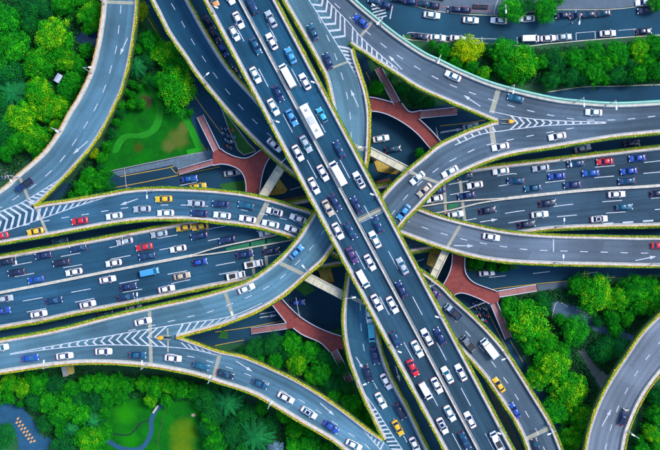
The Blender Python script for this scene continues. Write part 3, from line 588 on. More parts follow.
# gores
u1 = [(10, 353.8), (41.7, 347.8), (80, 341), (110, 335.7), (150, 328.8)]; d1 = [(10, 354.4), (41.7, 350), (80, 346.2), (110, 344.8), (150, 345.8)]
line('A', u1 + [(190, 322.5), (220, 318.5), (240, 313), (262, 303)], name='gore_line'); line('I', d1 + [(190, 349), (217, 355)], name='gore_line')
chevrons('A', (u1 + [(172, 325.5)])[1:][::-1], (d1 + [(172, 347.5)])[1:][::-1], 15, .55, 2.2)
stripes('A', [(178, 324.6), (190, 322.8), (220, 318.6), (240, 313.5)], [(180, 333.5), (190, 331.3), (220, 323.3), (238, 317)], 8, -7, 2.1)
stripes('I', [(184, 348.4), (190, 349.2), (214, 354.5)], [(184, 343), (190, 344), (216, 352)], 5, -7, 2.0)
line('R1', [(65, 175.8), (25, 200.8), (0, 211.7), (-40, 229)]); line('G', [(106, 197.2), (75, 207), (38, 220), (0, 232.5), (-40, 243)])
chevrons('G', [(-35, 227), (0, 211.7), (28, 199)], [(-35, 242), (0, 232.5), (40, 220)], 11, .35, 2.6)
stripes('R1', [(24, 201.3), (45, 188.5), (64, 176.5)], [(30, 204.5), (50, 191), (68, 172.5)], 9, 1.5, 2.4)
stripes('G', [(36, 209.5), (70, 203), (104, 197.3)], [(38, 220), (70, 209.3), (104, 197.8)], 10, -6, 2.2)
line('C', [(300, -32), (327, 0), (348, 21.7), (362, 38), (380, 54.5), (398, 69.5)]); line('A', [(288, -32), (309, 0), (330, 33), (348, 62), (356, 76), (362, 95)])
chevrons('C', [(305, -26), (327, 0), (346, 20)], [(292, -26), (309, 0), (334, 40)], 10, .45, 2.4)
stripes('C', [(350, 24.5), (362, 38), (380, 54.5), (394, 66.5)], [(351, 41), (368, 52.5), (385, 63.5), (396, 70.5)], 9, -3, 2.1)
stripes('A', [(350, 46), (355.5, 62), (359, 76)], [(336, 44), (348, 62), (357, 78)], 8, -1, 2.2)
u4 = [(606, 122.2), (550, 120.3), (520, 117.3), (506, 114.5)]; d4 = [(606, 123.2), (550, 125.4), (520, 128.5), (505, 130.5)]
line('C', u4 + [(480, 105), (460, 98)][:0]); line('F', d4 + [(480, 134.5), (455, 145)])
line('C', [(506, 114.5), (490, 111)], .7)
chevrons('C', u4[::-1], d4[::-1], 13, .5, 2.1)
stripes('F', [(500, 131), (478, 136), (458, 144.5)], [(494, 126.5), (474, 132.3), (452, 142)], 6, -3, 1.6)
line('F', [(360, 388), (373, 405), (388, 428), (404, 452)]); line('I', [(352, 418), (366, 433), (384, 454)])
stripes('F', [(370, 408), (378, 424), (386, 441), (392, 450)], [(374, 405.5), (386, 424), (397, 441), (402, 450)], 11, .8, 1.7)
stripes('I', [(356, 421), (370, 431.5), (385, 443)], [(356, 422.5), (368, 436), (381, 450)], 8, .5, 1.7)
# expansion joints and beams across decks
for k, p, q, w in (('C', (372.5, 21), (361, 36), 3), ('A', (329, 69), (348.5, 61.5), 2.2), ('C', (499, 88), (491.5, 113), 5), ('F', (491, 125), (494.5, 149), 5), ('A', (225, 292), (233.5, 318), 3.6), ('A', (280, 263), (306, 275.5), 4),
                   ('A', (149.5, 311), (150.5, 338), 3.5), ('I', (150.5, 339.5), (151, 365), 3.5), ('I', (168, 340), (168, 352), 1.6), ('A', (167.5, 328), (168, 337), 1.6), ('G', (268, 201), (256, 225), 5), ('G', (37, 209), (47, 233), 2.8), ('R1', (20, 178), (31, 205), 3),
                   ('R1', (104, 2), (135, 3), 3.2), ('I', (220, 353), (213.5, 378), 3.8), ('D', (461, 224), (447.5, 247), 3), ('G', (549, 428), (526, 439), 4.2), ('F', (350.5, 297), (375, 308), 4), ('A', (338, 138), (367, 151), 4),
                   ('F', (407, 171), (440, 183.5), 3), ('EW', (249.5, 240), (255, 282), 3), ('EW', (264, 237), (268, 276), 3), ('EW', (444, 184), (446, 214), 3), ('EW', (460, 180), (465, 222), 3)): joint(k, p, q, w)
joint('NS', (358, 220), (384, 207.5), 4.5, M_JOINT); joint('D', (553.5, 238), (553.5, 252), 1, M_WHITE, 'stop_line')
for p, q in (((358, 218.5), (383, 206.5)), ((360.5, 222.5), (386, 210.5))): joint('NS', p, q, .6, M_WHITE, 'joint_line')

# ------------------------------------------------------------------ portal beams and piers
def beam(p, q, w, ztop, label, cols):
    r = empty('portal_pier'); tag(r, label, 'bridge pier', 'concrete portal beams of the interchange')
    mb = MB(); bar(mb, p, q, w, lambda x, y: ztop, 0, 1.6); mb.build('cross_beam', M_PIER, r)
    p, q = Vector(p), Vector(q); t = (q - p).normalized(); n = Vector((-t.y, t.x))
    for s in (-1, 1): mb = MB(); bar(mb, p + n * s * w * .42, q + n * s * w * .42, .7, lambda x, y: ztop + .35, 0, .33); mb.build('beam_lip', M_CON, r)
    k = int((q - p).length / 9)
    for i in range(1, k): c = p.lerp(q, i / k); mb = MB(); bar(mb, c - n * w * .37, c + n * w * .37, .5, lambda x, y: ztop + .2, 0, .19); mb.build('rib', M_CON, r)
    for f in cols:
        c = p.lerp(q, f); b = W(c.x, c.y, ztop); mb = MB(); mb.cyl((b.x, b.y, -.1), (b.x, b.y, ztop - 1.6), .9, n=16); mb.build('column', M_PIER, r)
beam((298, 272.5), (356, 302), 9, 14.0, 'pale concrete cross beam between two ramps, lower left of centre', (.3, .55))
beam((362, 147), (412, 172.5), 8.5, 14.0, 'pale concrete cross beam between two ramps, upper right of centre', (.3, .7))
beam((258, 204), (288, 156), 9, 9.5, 'pale green-grey concrete beam between ramps, upper left of centre', (.35, .65))
beam((450, 242), (428, 288), 8, 9.5, 'pale concrete cross beam between ramps, right of centre', (.35, .65))
def pierrow(key, us, dz):
    d = DECKS[key]; n = 0
    for f in us:
        a, b = d['pl'].at(d['pl'].len * f), d['pr'].at(d['pr'].len * f); c = a.lerp(b, .5); z = d['zf'](c.x, c.y)
        if not (-50 < c.x < 710 and -40 < c.y < 490): continue
        if any(k != key and v['zf'](c.x, c.y) < z - 1 and inpoly(W2(c, z, v['zf'](c.x, c.y)), v['poly']) for k, v in DECKS.items()): continue
        b0 = W(c.x, c.y, z); mb = MB(); mb.cyl((b0.x, b0.y, -.1), (b0.x, b0.y, z - dz), 1.0, n=14)
        t = (b - a).normalized(); hw = (b - a).length * .36; z1 = z - dz
        mb.box((b0.x, b0.y, z1 - .45), (hw * .56, 1.6, .9), math.atan2(-t.y, t.x)); mb.build('pier', M_PIER, d['root'])
def W2(c, z0, z1):
    s = (1 - z0 / CAM_H) / (1 - z1 / CAM_H); return Vector((CX + (c.x - CX) * s, CY + (c.y - CY) * s))
for k in DECKS: pierrow(k, [i / 9 + .03 for i in range(9)], 1.3 if k != 'NS' else 1.5)

# ------------------------------------------------------------------ red footbridge ring
ZB = 4.2
fb = empty('footbridge'); tag(fb, 'red paved pedestrian walkway ring with four star shaped corners below the ramps', 'footbridge')
def railing(pts, h=.9):
    mb = MB(); P = [Vector(p) for p in pts]
    for a, b in zip(P, P[1:]): bar(mb, a, b, .75, lambda x, y: ZB + h, 0, .9)
    mb.build('railing', M_RAIL, fb)
def fdeck(pts, m=M_RED, z=ZB, nm='walkway_deck', th=.6): return poly_sheet(nm, pts, m, z, fb, h=th)
def smooth(pts, n=4):
    pa = spline(pts); k = len(pts) * n; return [tuple(pa.at(pa.len * i / k)) for i in range(k + 1)]
NW_up = smooth([(220.5, 148.5), (226, 152.5), (237, 157), (248, 157.5), (260.5, 150), (272, 143)]); NW_rt = smooth([(281, 148), (269.5, 157.7), (263, 172), (259, 195), (257, 205)]); NW_lf = smooth([(245, 205), (246, 192.5), (245, 179.6), (240, 170.5), (232, 166), (222, 164), (213, 165.4)])
fdeck(NW_up + NW_rt + NW_lf + [(212.8, 159), (213, 152)])
railing(NW_up); railing(NW_rt); railing(NW_lf)
NE_up = smooth([(356, 100), (368, 97), (380, 98.8), (393.5, 102.5)]); NE_rt = smooth([(401.7, 103), (410, 111.7), (421.7, 110)]); NE_r2 = smooth([(419, 118.7), (430, 129), (439, 139), (450, 153)]); NE_lf = smooth([(440, 160), (430, 148), (416.7, 133), (401.7, 121.7), (385, 113.5), (370, 111), (356, 112)])
fdeck(NE_up + NE_rt + NE_r2 + NE_lf); railing(NE_up); railing(NE_rt); railing(NE_r2); railing(NE_lf)
SE_rt = smooth([(464, 244), (465, 256.7), (465.5, 271.7), (473, 281.7), (488, 288), (498, 291.5)]); SE_lf = smooth([(430, 303), (443, 285), (448.5, 275), (451.7, 265), (452.5, 254), (451, 244)]); SE_dn = smooth([(490, 304), (481, 299.5), (470, 295), (461.7, 293), (454, 295.5), (443, 308)])
fdeck(SE_rt + [(500, 297), (498, 303)] + SE_dn + SE_lf); railing(SE_rt); railing(SE_dn); railing(SE_lf)
SW_rt = smooth([(272, 285), (283, 300), (298, 315), (313, 325), (330, 332.5), (348, 338)]); SW_lf = smooth([(262, 292), (273, 306), (280, 315), (286, 322.5)]); SW_dn = smooth([(293, 328), (303, 335), (320, 342.5), (330, 352)])
fdeck(SW_rt + [(350, 350), (338, 349)] + SW_dn[::-1] + [(287, 329)] + SW_lf[::-1]); railing(SW_rt); railing(SW_lf); railing(SW_dn)
# stretches hidden under the decks that join the four corners
for a, b, w in (((276, 146), (357, 106), 10), ((445, 156), (457.5, 246), 12), ((437, 305), (348, 344), 11), ((251, 204), (267, 289), 12)): mb = MB(); bar(mb, a, b, w, lambda x, y: ZB - .01, 0, .6); mb.build('walkway_deck', M_RED, fb)
for a, b in (((370, 127), (412, 172)),): pass
# stair flights: sloping, narrow, pink paving, steps
def stair(p, q, w, z0=ZB, z1=.35):
    p, q = Vector(p), Vector(q); L = (q - p).length; n = int(L / 1.3); t = (q - p).normalized(); nn = Vector((-t.y, t.x))
    zz = lambda f: z0 + (z1 - z0) * (0.5 * min(1, f * 2.2) if f < .4545 else (.5 if f < .54 else .5 + .5 * (f - .54) / .46))
    mb = MB()
    for i in range(n):
        f0, f1 = i / n, (i + 1) / n; z = zz((f0 + f1) / 2); a, b = p.lerp(q, f0), p.lerp(q, f1)
        pts = [W(*(a + nn * w / 2), z), W(*(b + nn * w / 2), z), W(*(b - nn * w / 2), z), W(*(a - nn * w / 2), z)]
        mb.prism([(v.x, v.y) for v in pts], z - .4, z)
    mb.build('stair_flight', M_RED2, fb)
    for s in (-1, 1):
        mb = MB(); k = 12; a = [p.lerp(q, i / k) + nn * s * (w / 2 + .35) for i in range(k + 1)]; b = [v - nn * s * .7 for v in a]
        vs = []; 
        for i in range(k + 1):
            z = zz(i / k) + .9; z2 = z - 1.3
            vs += [W(a[i].x, a[i].y, z), W(b[i].x, b[i].y, z), W(a[i].x, a[i].y, z2), W(b[i].x, b[i].y, z2)]
        fs = []
        for i in range(k): o = 4 * i; fs += [(o, o + 1, o + 5, o + 4), (o, o + 4, o + 6, o + 2), (o + 1, o + 3, o + 7, o + 5)]
        mb.add(vs, fs); mb.build('railing', M_RAIL if s > 0 else M_RAIL, fb)
    m = p.lerp(q, .5); mb = MB(); bar(mb, m - nn * w / 2, m + nn * w / 2, 1.0, lambda x, y: zz(.5) + .05, 0, .3); mb.build('landing', mat('landing_red', (.42, .11, .07)), fb)
stair((216.8, 150.5), (200, 116), 7); stair((213, 162), (178.5, 171.8), 5.6); stair((397, 103), (378, 68), 7.2); stair((420, 114.5), (457, 111), 7.4)
stair((499, 294), (536.5, 287.8), 6.4); stair((494, 303.5), (508.5, 338), 7); stair((287, 325.8), (251, 331), 6); stair((334, 350.5), (350, 382), 7)
for x, y in ((232, 160), (255, 178), (380, 105), (412, 120), (457, 270), (475, 290), (290, 315), (318, 333)):
    c = W(x, y, ZB); mb = MB(); mb.cyl((c.x, c.y, -.1), (c.x, c.y, ZB - .55), .45, n=12); mb.build('support_column', M_PIER, fb)

# ------------------------------------------------------------------ labels with ordinals
ORD = ['', 'first', 'second', 'third', 'fourth', 'fifth', 'sixth', 'seventh', 'eighth', 'ninth', 'tenth', 'eleventh', 'twelfth', 'thirteenth', 'fourteenth', 'fifteenth', 'sixteenth', 'seventeenth', 'eighteenth', 'nineteenth', 'twentieth', 'twenty-first', 'twenty-second', 'twenty-third', 'twenty-fourth', 'twenty-fifth']
def number(items):
    """items: list of dict(o, look, place, pos, end); writes unique labels"""
    g = {}
    for it in items: g.setdefault((it['look'], it['place']), []).append(it)
    for (look, place), L in g.items():
        L.sort(key=lambda i: i['pos'])
        for k, it in enumerate(L):
            it['o']['label'] = f"{look} {place}" if len(L) == 1 else f"{ORD[k + 1]} {look} from {it['end']}, {place}"

# ------------------------------------------------------------------ vehicles
PAINT = {'white': (.86, .86, .88), 'silver': (.42, .48, .54), 'black': (.010, .022, .060), 'dark blue': (.006, .034, .13), 'blue': (.010, .075, .42), 'light blue': (.06, .34, .68),
         'teal': (.006, .10, .19), 'red': (.66, .015, .03), 'yellow': (.85, .52, .01), 'beige': (.56, .47, .34), 'grey': (.17, .20, .24), 'purple': (.10, .04, .17), 'orange': (.75, .30, .08), 'cyan': (.04, .45, .60)}
def pmat(c): return mat('paint_' + c.replace(' ', '_'), PAINT[c], rough=.28, var=.03, coat=.6, scale=.4)
def loft(mb, st, m=0):
    """st: list of (x, [(y,z)...half ring]) mirrored"""
    rings = []
    for x, half in st:
        ring = [(x, y, z) for y, z in half] + [(x, -y, z) for y, z in half[::-1]]
        rings.append(ring)
    n = len(rings[0]); vs = [v for r in rings for v in r]; fs = []
    for i in range(len(rings) - 1):
        for k in range(n): a = i * n + k; b = i * n + (k + 1) % n; fs.append((a, a + n, b + n, b))
    fs.append(tuple(range(n))); fs.append(tuple((len(rings) - 1) * n + k for k in range(n))[::-1])
    mb.add(vs, fs, m)
def make_car(kind):
    """template meshes (name, mesh, material slot kind); x is forward"""
    P = []
    spec = dict(sedan=(4.75, .92, .78, 1.42, (1.05, .30, -1.15, -1.75)), hatch=(4.15, .88, .82, 1.48, (.95, .25, -1.35, -1.85)), suv=(4.75, .97, .95, 1.68, (1.05, .45, -1.75, -2.15)))
    if kind in spec:
        L, hw, bz, rz, (w0, w1, r1, r0) = spec[kind]; f = L / 2
        def ring(x, w, top, crown=.03): return (x, [(w * .88, .22), (w, .42), (w * 1.0, top * .8), (w * .93, top), (w * .5, top + crown), (0.001, top + crown * 1.4)])
        st = [ring(-f, hw * .50, bz - .26), ring(-f + .04, hw * .70, bz - .14), ring(-f + .14, hw * .85, bz - .06), ring(-f + .38, hw * .95, bz + .01), ring(r0, hw * .99, bz + .04), ring(0, hw, bz + .02), ring(w0, hw * .99, bz), ring(f - .6, hw * .95, bz - .06), ring(f - .28, hw * .86, bz - .13), ring(f - .1, hw * .72, bz - .20), ring(f, hw * .46, bz - .30)]
        mb = MB(); loft(mb, st)
        by, ry = hw * .93, hw * .66
        # roof panel
        def rr(x, w, z): return (x, [(w * .9, z - .09), (w, z - .04), (w * .9, z), (w * .5, z + .03), (.001, z + .035)])
        loft(mb, [rr(r1 - .02, ry * .86, rz - .05), rr(r1 + .2, ry, rz - .005), rr((r1 + w1) / 2, ry * 1.03, rz), rr(w1 - .22, ry, rz - .01), rr(w1 + .02, ry * .84, rz - .06)])
        # pillars
        for s in (-1, 1):
            for (xb, xt) in ((w0 - .08, w1 - .02), (r0 + .08, r1 + .02), ((w1 + r1) / 2 - .05, (w1 + r1) / 2)):
                mb.cyl((xb, s * by, bz), (xt, s * ry, rz - .03), .05, .04, 5)
            mb.box((w0 - .25, s * (hw + .1), bz + .06), (.16, .2, .13))
            mb.box((0, s * hw * .99, .34), (L * .55, .06, .14))
        P.append(('body', mb.mesh(kind + '_body', [pmat('white')], True), 'paint'))
        def quad(nm, q):
            m = MB(); m.add(q, [(0, 1, 2, 3)]); c = sum((Vector(v) for v in q), Vector()) / 4; nrm = (Vector(q[1]) - Vector(q[0])).cross(Vector(q[2]) - Vector(q[1]))
            if nrm.dot(c - Vector((0, 0, .6))) < 0: m.f = [f[::-1] for f in m.f]
            P.append((nm, m.mesh(nm, [M_GLASS]), 'glass'))
        quad('windshield', [(w0, by * .95, bz + .03), (w0, -by * .95, bz + .03), (w1, -ry * .93, rz - .03), (w1, ry * .93, rz - .03)])
        quad('rear_window', [(r0, by * .9, bz + .05), (r0, -by * .9, bz + .05), (r1, -ry * .9, rz - .03), (r1, ry * .9, rz - .03)])
        for s in (-1, 1): quad('side_window', [(w0, s * by * .97, bz + .02), (w1, s * ry * .97, rz - .04), (r1, s * ry * .97, rz - .04), (r0, s * by * .97, bz + .02)])
        wx, wr = L * .29, .33
        lights = (f - .10, hw * .70, bz - .20, -f + .05, hw * .68, bz - .10)
    elif kind in ('van', 'minibus'):
        L, hw, rz = (5.1, .95, 1.95) if kind == 'van' else (7.0, 1.05, 2.5); f = L / 2
        def ring(x, w, top): return (x, [(w * .9, .25), (w, .5), (w, top * .55), (w * .93, top * .96), (w * .80, top), (.001, top + .03)])
        st = [ring(-f, hw * .9, rz * .93), ring(-f + .15, hw * .98, rz * .99), ring(0, hw, rz), ring(f - 1.35, hw * .98, rz * .99), ring(f - .55, hw * .95, 1.12), ring(f - .1, hw * .86, .95), ring(f, hw * .7, .75)]
        mb = MB(); loft(mb, st)
        for i in range(4): mb.box((-f + .8 + i * (L - 2.6) / 3, 0, rz + .035), (.10, hw * 1.5, .05))
        for s in (-1, 1): mb.box((f - 1.0, s * (hw + .13), 1.25), (.16, .24, .26))
        P.append(('body', mb.mesh(kind + '_body', [pmat('white')]), 'paint'))
        m = MB(); a, b = f - 1.33, f - .62
        m.add([(b, hw * .82, 1.2), (b, -hw * .82, 1.2), (a, -hw * .76, rz * .985), (a, hw * .76, rz * .985)], [(0, 3, 2, 1)]); m.v = [(x + .03, y, z + .03) for x, y, z in m.v]; m.f = [f_ if True else f_ for f_ in m.f]
        q = [Vector(v) for v in m.v]
        if (q[m.f[0][1]] - q[m.f[0][0]]).cross(q[m.f[0][2]] - q[m.f[0][1]]).z < 0: m.f = [m.f[0][::-1]]
        P.append(('windshield', m.mesh('windshield', [M_GLASS]), 'glass'))
        m = MB(); m.box((-f - .01, 0, rz * .72), (.04, hw * 1.4, rz * .28)); P.append(('rear_window', m.mesh('rear_window', [M_GLASS]), 'glass'))
        for s in (-1, 1): m = MB(); m.box((-.3, s * hw * .985, rz * .72), (L * .62, .06, rz * .22)); P.append(('side_window', m.mesh('side_window', [M_GLASS]), 'glass'))
        wx, wr = L * .31, .34; lights = (f - .06, hw * .72, .72, -f - .01, hw * .8, .9)
    elif kind in ('truck', 'pickup'):
        L, hw = (6.2, 1.05) if kind == 'truck' else (5.3, .95); f = L / 2; cz = 1.95 if kind == 'truck' else 1.65; cl = 1.7
        mb = MB(); bx = f - cl
        def ring(x, w, top): return (x, [(w * .9, .3), (w, .5), (w, top * .6), (w * .94, top * .95), (w * .8, top), (.001, top + .02)])
        loft(mb, [ring(bx, hw * .96, cz), ring(f - .75, hw * .96, cz), ring(f - .3, hw * .95, 1.15), ring(f, hw * .8, .9)])
        for s in (-1, 1): mb.box((f - .7, s * (hw + .12), 1.3), (.14, .22, .24))
        P.append(('cab', mb.mesh(kind + '_cab', [pmat('white')]), 'paint'))
        m = MB()
        if kind == 'truck': m.box((-cl / 2 - .05, 0, 1.45), (L - cl - .1, hw * 2.06, 1.9)); m.box((-cl / 2 - .05, 0, 2.42), (L - cl - .4, hw * 1.9, .06))
        else:
            m.box((-cl / 2, 0, .62), (L - cl - .06, hw * 1.9, .3))
            for s in (-1, 1): m.box((-cl / 2, s * hw * .95, 1.0), (L - cl - .06, .09, .5))
            m.box((-f + .05, 0, 1.0), (.09, hw * 1.8, .5)); m.box((-cl / 2 - .2, 0, .95), (1.7, hw * 1.3, .35), m=1)
        P.append(('cargo_box' if kind == 'truck' else 'cargo_bed', m.mesh('cargo', [pmat('white'), M_DARK]), 'cargo'))
        m = MB(); m.box((0, 0, .42), (L * .94, hw * 1.1, .22)); P.append(('chassis', m.mesh('chassis', [M_DARK]), None))
        m = MB(); q = [(f - .32, hw * .82, 1.22), (f - .32, -hw * .82, 1.22), (f - .74, -hw * .78, cz + .01), (f - .74, hw * .78, cz + .01)]
        q = [(x + .03, y, z) for x, y, z in q]; m.add(q, [(0, 3, 2, 1)]); m.f = [m.f[0] if (Vector(q[3]) - Vector(q[0])).cross(Vector(q[2]) - Vector(q[3])).z > 0 else m.f[0][::-1]]
        P.append(('windshield', m.mesh('windshield', [M_GLASS]), 'glass'))
        wx, wr = L * .33, .42; lights = (f - .02, hw * .7, .75, -f - .0, hw * .75, .6)
    elif kind == 'bus':
        L, hw, rz = 9.6, 1.22, 2.95; f = L / 2; mb = MB()
        def ring(x, w, top): return (x, [(w * .95, .3), (w, .6), (w, top * .6), (w * .97, top * .96), (w * .88, top), (.001, top + .04)])
        loft(mb, [ring(-f, hw * .92, rz * .96), ring(-f + .2, hw, rz), ring(f - .3, hw, rz), ring(f, hw * .9, rz * .93)])
        for s in (-1, 1): mb.box((f - .1, s * (hw + .15), 2.2), (.14, .25, .4))
        P.append(('body', mb.mesh('bus_body', [pmat('white')]), 'paint'))
        m = MB(); m.box((.2, 0, rz + .14), (2.2, 1.5, .2)); P.append(('roof_unit', m.mesh('roof_unit', [mat('unit_grey', (.55, .58, .6), var=.08)]), None))
        for i in range(9): m = MB(); m.box((-4 + i, 0, rz + .045), (.05, 2.0, .02)); P.append(('roof_seam', m.mesh('roof_seam', [M_CONG]), None))
        for x in (-2.9, 3.1): m = MB(); m.box((x, 0, rz + .06), (.8, .8, .06)); P.append(('roof_hatch', m.mesh('roof_hatch', [M_CONG]), None))
        m = MB(); m.box((f + .0, 0, 1.9), (.06, hw * 1.7, 1.3)); P.append(('windshield', m.mesh('windshield', [M_GLASS]), 'glass'))
        m = MB(); m.box((-f - .01, 0, 2.1), (.05, hw * 1.5, .8)); P.append(('rear_window', m.mesh('rear_window', [M_GLASS]), 'glass'))
        for s in (-1, 1): m = MB(); m.box((0, s * (hw + .002), 1.9), (L * .9, .05, .85)); P.append(('side_window', m.mesh('side_window', [M_GLASS]), 'glass'))
        wx, wr = L * .33, .48; lights = (f + .01, hw * .75, .8, -f - .0, hw * .8, .9)
    mw = MB(); mw.cyl((0, -.11, 0), (0, .11, 0), wr, n=14); mw.cyl((0, -.115, 0), (0, .115, 0), wr * .55, n=10, m=1); wm = mw.mesh('wheel', [M_TYRE, M_LAMP])
    for sx in (-1, 1):
        for sy in (-1, 1): P.append(('wheel', wm, None, (sx * wx, sy * (hw - .10), wr)))
    lf, ly, lz, tx, ty, tz = lights
    m = MB(); m.box((0, 0, 0), (.22, .34, .13)); hm = m.mesh('headlight', [M_HL]); m = MB(); m.box((0, 0, 0), (.16, .34, .15)); tm = m.mesh('tail_light', [M_TL])
    for s in (-1, 1): P.append(('headlight', hm, None, (lf - .04, s * ly, lz + .02))); P.append(('tail_light', tm, None, (tx - .02, s * ty, tz)))
    return P
TEMPL = {k: make_car(k) for k in ('sedan', 'hatch', 'suv', 'van', 'minibus', 'truck', 'pickup', 'bus')}
m = MB(); m.prism([(-.9, -.45), (.1, -.48), (.1, .48), (-.9, .45)], 1.452, 1.462); SUNROOF = m.mesh('sunroof', [M_GLASS])
NAME = dict(sedan='sedan', hatch='hatchback', suv='suv', van='van', minibus='minibus', truck='box_truck', pickup='pickup_truck', bus='bus')
WORD = dict(sedan='sedan', hatch='hatchback', suv='boxy car', van='van', minibus='minibus', truck='truck', pickup='open pickup', bus='long bus')
CARS = []
def vehicle(x, y, col, kind, key, row, sign, place, end='left', ang=None, glass=None, col2=None, sun_=False, grp=None):
    zf = DECKS[key]['zf'] if key in DECKS else (lambda a, b: .05)
    z = zf(x, y)
    if ang is None:
        best = min(ROWS[row], key=lambda pa: (pa.at(pa.nearest(Vector((x, y)))) - Vector((x, y))).length); u = best.nearest(Vector((x, y)))
        t = best.tan(u) * sign; a = math.atan2(-t.y, t.x)
        a += random.uniform(-.025, .025)
    else: a = R(ang)
    P = W(x, y, z + .8); root = empty(NAME[kind], (P.x, P.y, z + .02))
    # pitch and roll with the deck
    e = 4; s = S0 * (1 - z / CAM_H); gx = (zf(x + e, y) - zf(x - e, y)) / (2 * e * s); gy = -(zf(x, y + e) - zf(x, y - e)) / (2 * e * s)
    up = Vector((-gx, -gy, 1)).normalized(); fw = Vector((math.cos(a), math.sin(a), 0)); fw = (fw - up * fw.dot(up)).normalized(); sd_ = up.cross(fw)
    root.rotation_euler = Matrix((fw, sd_, up)).transposed().to_euler(); root.scale = (random.uniform(1.0, 1.07), random.uniform(1.0, 1.04), 1.0)
    for part in TEMPL[kind]:
        o = bpy.data.objects.new(part[0], part[1]); C.objects.link(o); o.parent = root
        if len(part) > 3: o.location = part[3]
        if part[2] in ('paint', 'cargo'):
            c = col2 if (part[2] == 'cargo' and col2) else col; o.material_slots[0].link = 'OBJECT'; o.material_slots[0].material = pmat(c)
        if part[2] == 'glass' and glass: o.material_slots[0].link = 'OBJECT'; o.material_slots[0].material = glass
    if sun_ and kind == 'sedan': o = bpy.data.objects.new('sunroof', SUNROOF); C.objects.link(o); o.parent = root
    root['category'] = {'bus': 'bus', 'truck': 'truck', 'pickup': 'pickup truck', 'van': 'van', 'minibus': 'minibus'}.get(kind, 'car')
    root['group'] = grp or 'cars driving on the elevated roads'
    look = f"{col} {WORD[kind]}" + (' with dark roof panel' if sun_ and kind == 'sedan' else '')
    if col == 'yellow' and kind == 'sedan': look = 'yellow taxi sedan'
    CARS.append(dict(o=root, look=look, place=place, pos=(y if end in ('top',) else x), end=end))
    return root
CD = dict(w='white', s='silver', k='black', d='dark blue', b='blue', l='light blue', t='teal', r='red', y='yellow', e='beige', g='grey', p='purple', o='orange', c='cyan')
KD = dict(S='sedan', H='hatch', U='suv', V='van', M='minibus', T='truck', P='pickup', B='bus')
def fleet(key, row, sign, place, end, txt, grp=None):
    for tok in txt.split():
        x, y, c = tok.split(',')
        gl_ = M_GLASS2 if (int(float(x) * 7) % 3 == 0) else None
        vehicle(float(x), float(y), CD[c[0]], KD[c[1]], key, row, sign, place(float(x), float(y)) if callable(place) else place, end, glass=gl_, sun_=('*' in c), col2=(CD[c[2]] if len(c) > 2 and c[2] != '*' else None), grp=grp)
nsw = lambda x, y: 'on long viaduct, left lanes, ' + ('upper half' if y < 190 else 'lower half')
nse = lambda x, y: 'on long viaduct, right lanes, ' + ('upper half' if y < 190 else 'lower half')
fleet('NS', 'NW', 1, nsw, 'top', '229,-4,wS 213,-2,oS 238.5,20,wS 234.5,33.5,wH 256,46,tS 255.5,75,wS 278.5,93.5,dS 273.5,107,wS 292,117.5,lS 306,144,sS 298,153,wS 323,173,wS 314,185.7,wS 328,208,eS 335.5,202.5,dS '
      '338,231,wS 351,231,dS 352.5,255.5,pS 370,262.5,wS 363,279,wV 377,302.5,wS 392.5,305,wS 396,339,dH 417.5,349,wS 413,368,rS 425.5,390.7,wV 437,385.5,wS 450,413.5,wS 442.5,426,wS* 465,440.5,dS')
fleet('NS', 'NE', -1, nse, 'top', '252.5,5.5,dU 271,19,sS 271.7,41.3,wS 290.7,55.4,lS 287.5,76,wM 305,81.5,wS 311.5,121.7,wB 322,115,cH 339.5,149,dS 338,173.5,wM 359,180,wS* 356.5,205,dS 378,224,dS 375,239.5,wS '
      '402.5,266,sS 401.5,289,dS 427,337,wS 440,336,dS 447.5,375,wS 461,372.5,wS 470,420,wS 497,441,wP')
ewp = lambda side: (lambda x, y: ('on wide low viaduct, ' + side + ' lanes, ' + ('left half' if x < 330 else 'right half')))
fleet('EW', 'EN', -1, ewp('upper'), 'left', '4.5,262,kS 43,255.5,dS 61,262.7,kS 78,248,dS 16,272.3,kS 35.7,279.5,bS 73.7,272,wS 124.5,241.5,sS 159,234,sS 144,247,rS 147,256,dS 113.5,263,wS 184,227.5,yS 200,226.5,yS 199,235.8,dS 178,248.7,wS '
      '227,239.7,dS 266,233,wH 501,171,wS 465,176,kS 516,180.8,dS 475,185,wS 533,188,tS 466.5,195.5,dS 541,168,sS 576,163.5,dS 605,161.5,rS 591,173,bS 557,176,bS 572.5,184.7,dS 637.5,158,bS 629,171,bS 627,181,dS 434.5,198.7,wS 437,190.5,dS')
fleet('EW', 'ES', 1, ewp('lower'), 'left', '4.5,298.8,sS 107.5,279.5,wS 54,300.5,dS 2,311,bS 38.8,314,wS 87.6,304.4,wS 128.5,286.7,dS 126,297,dS 149.7,272,lV 166.5,289,wS 182,276,eS 200,262,bH 245,254.5,dS 253.7,264,wP 236,275.5,wP 271.5,251,kS '
      '455.7,214.4,wS 488,210.3,kS 548,203,kS 540,214.5,wS 527,224.3,kS 617,194.3,wS 624.5,207,tS 599.5,219,wS* 659,193.3,kS')
fleet('G', 'G', -1, lambda x, y: 'on the left loop ramp' if x < 330 else 'on the lower right ramp beside the viaduct', 'left', '79.5,221,rS 35,231.5,yS 0,236,rS 114,216,wS 142,209,sS 163.5,199,yS 165.5,213,wS 196,203.5,sS 199,213.5,dS 220.5,204,dS 222,215.3,wS 246,205.5,tS 274.5,211.8,wS* 247.5,219,wS 298,218.5,wS '
      '433,292,pS 453,311.5,sPd 469,344,gP 489,348,wT 499,385,yS 515,410.5,bS 537,446.5,kS 293,229.5,wS 270.5,224,wS')
fleet('D', 'D', 1, lambda x, y: 'on the upper left ramp beside the viaduct' if x < 330 else 'on the straight grey ramp at right', 'left', '274.5,145,wS 491.5,237,wSy 660,245.5,rS')
fleet('C', 'C', -1, 'on the mint railed ramp', 'left', '361,21,bS 453,76,wS 516,98.3,tS 594,112.3,wS')
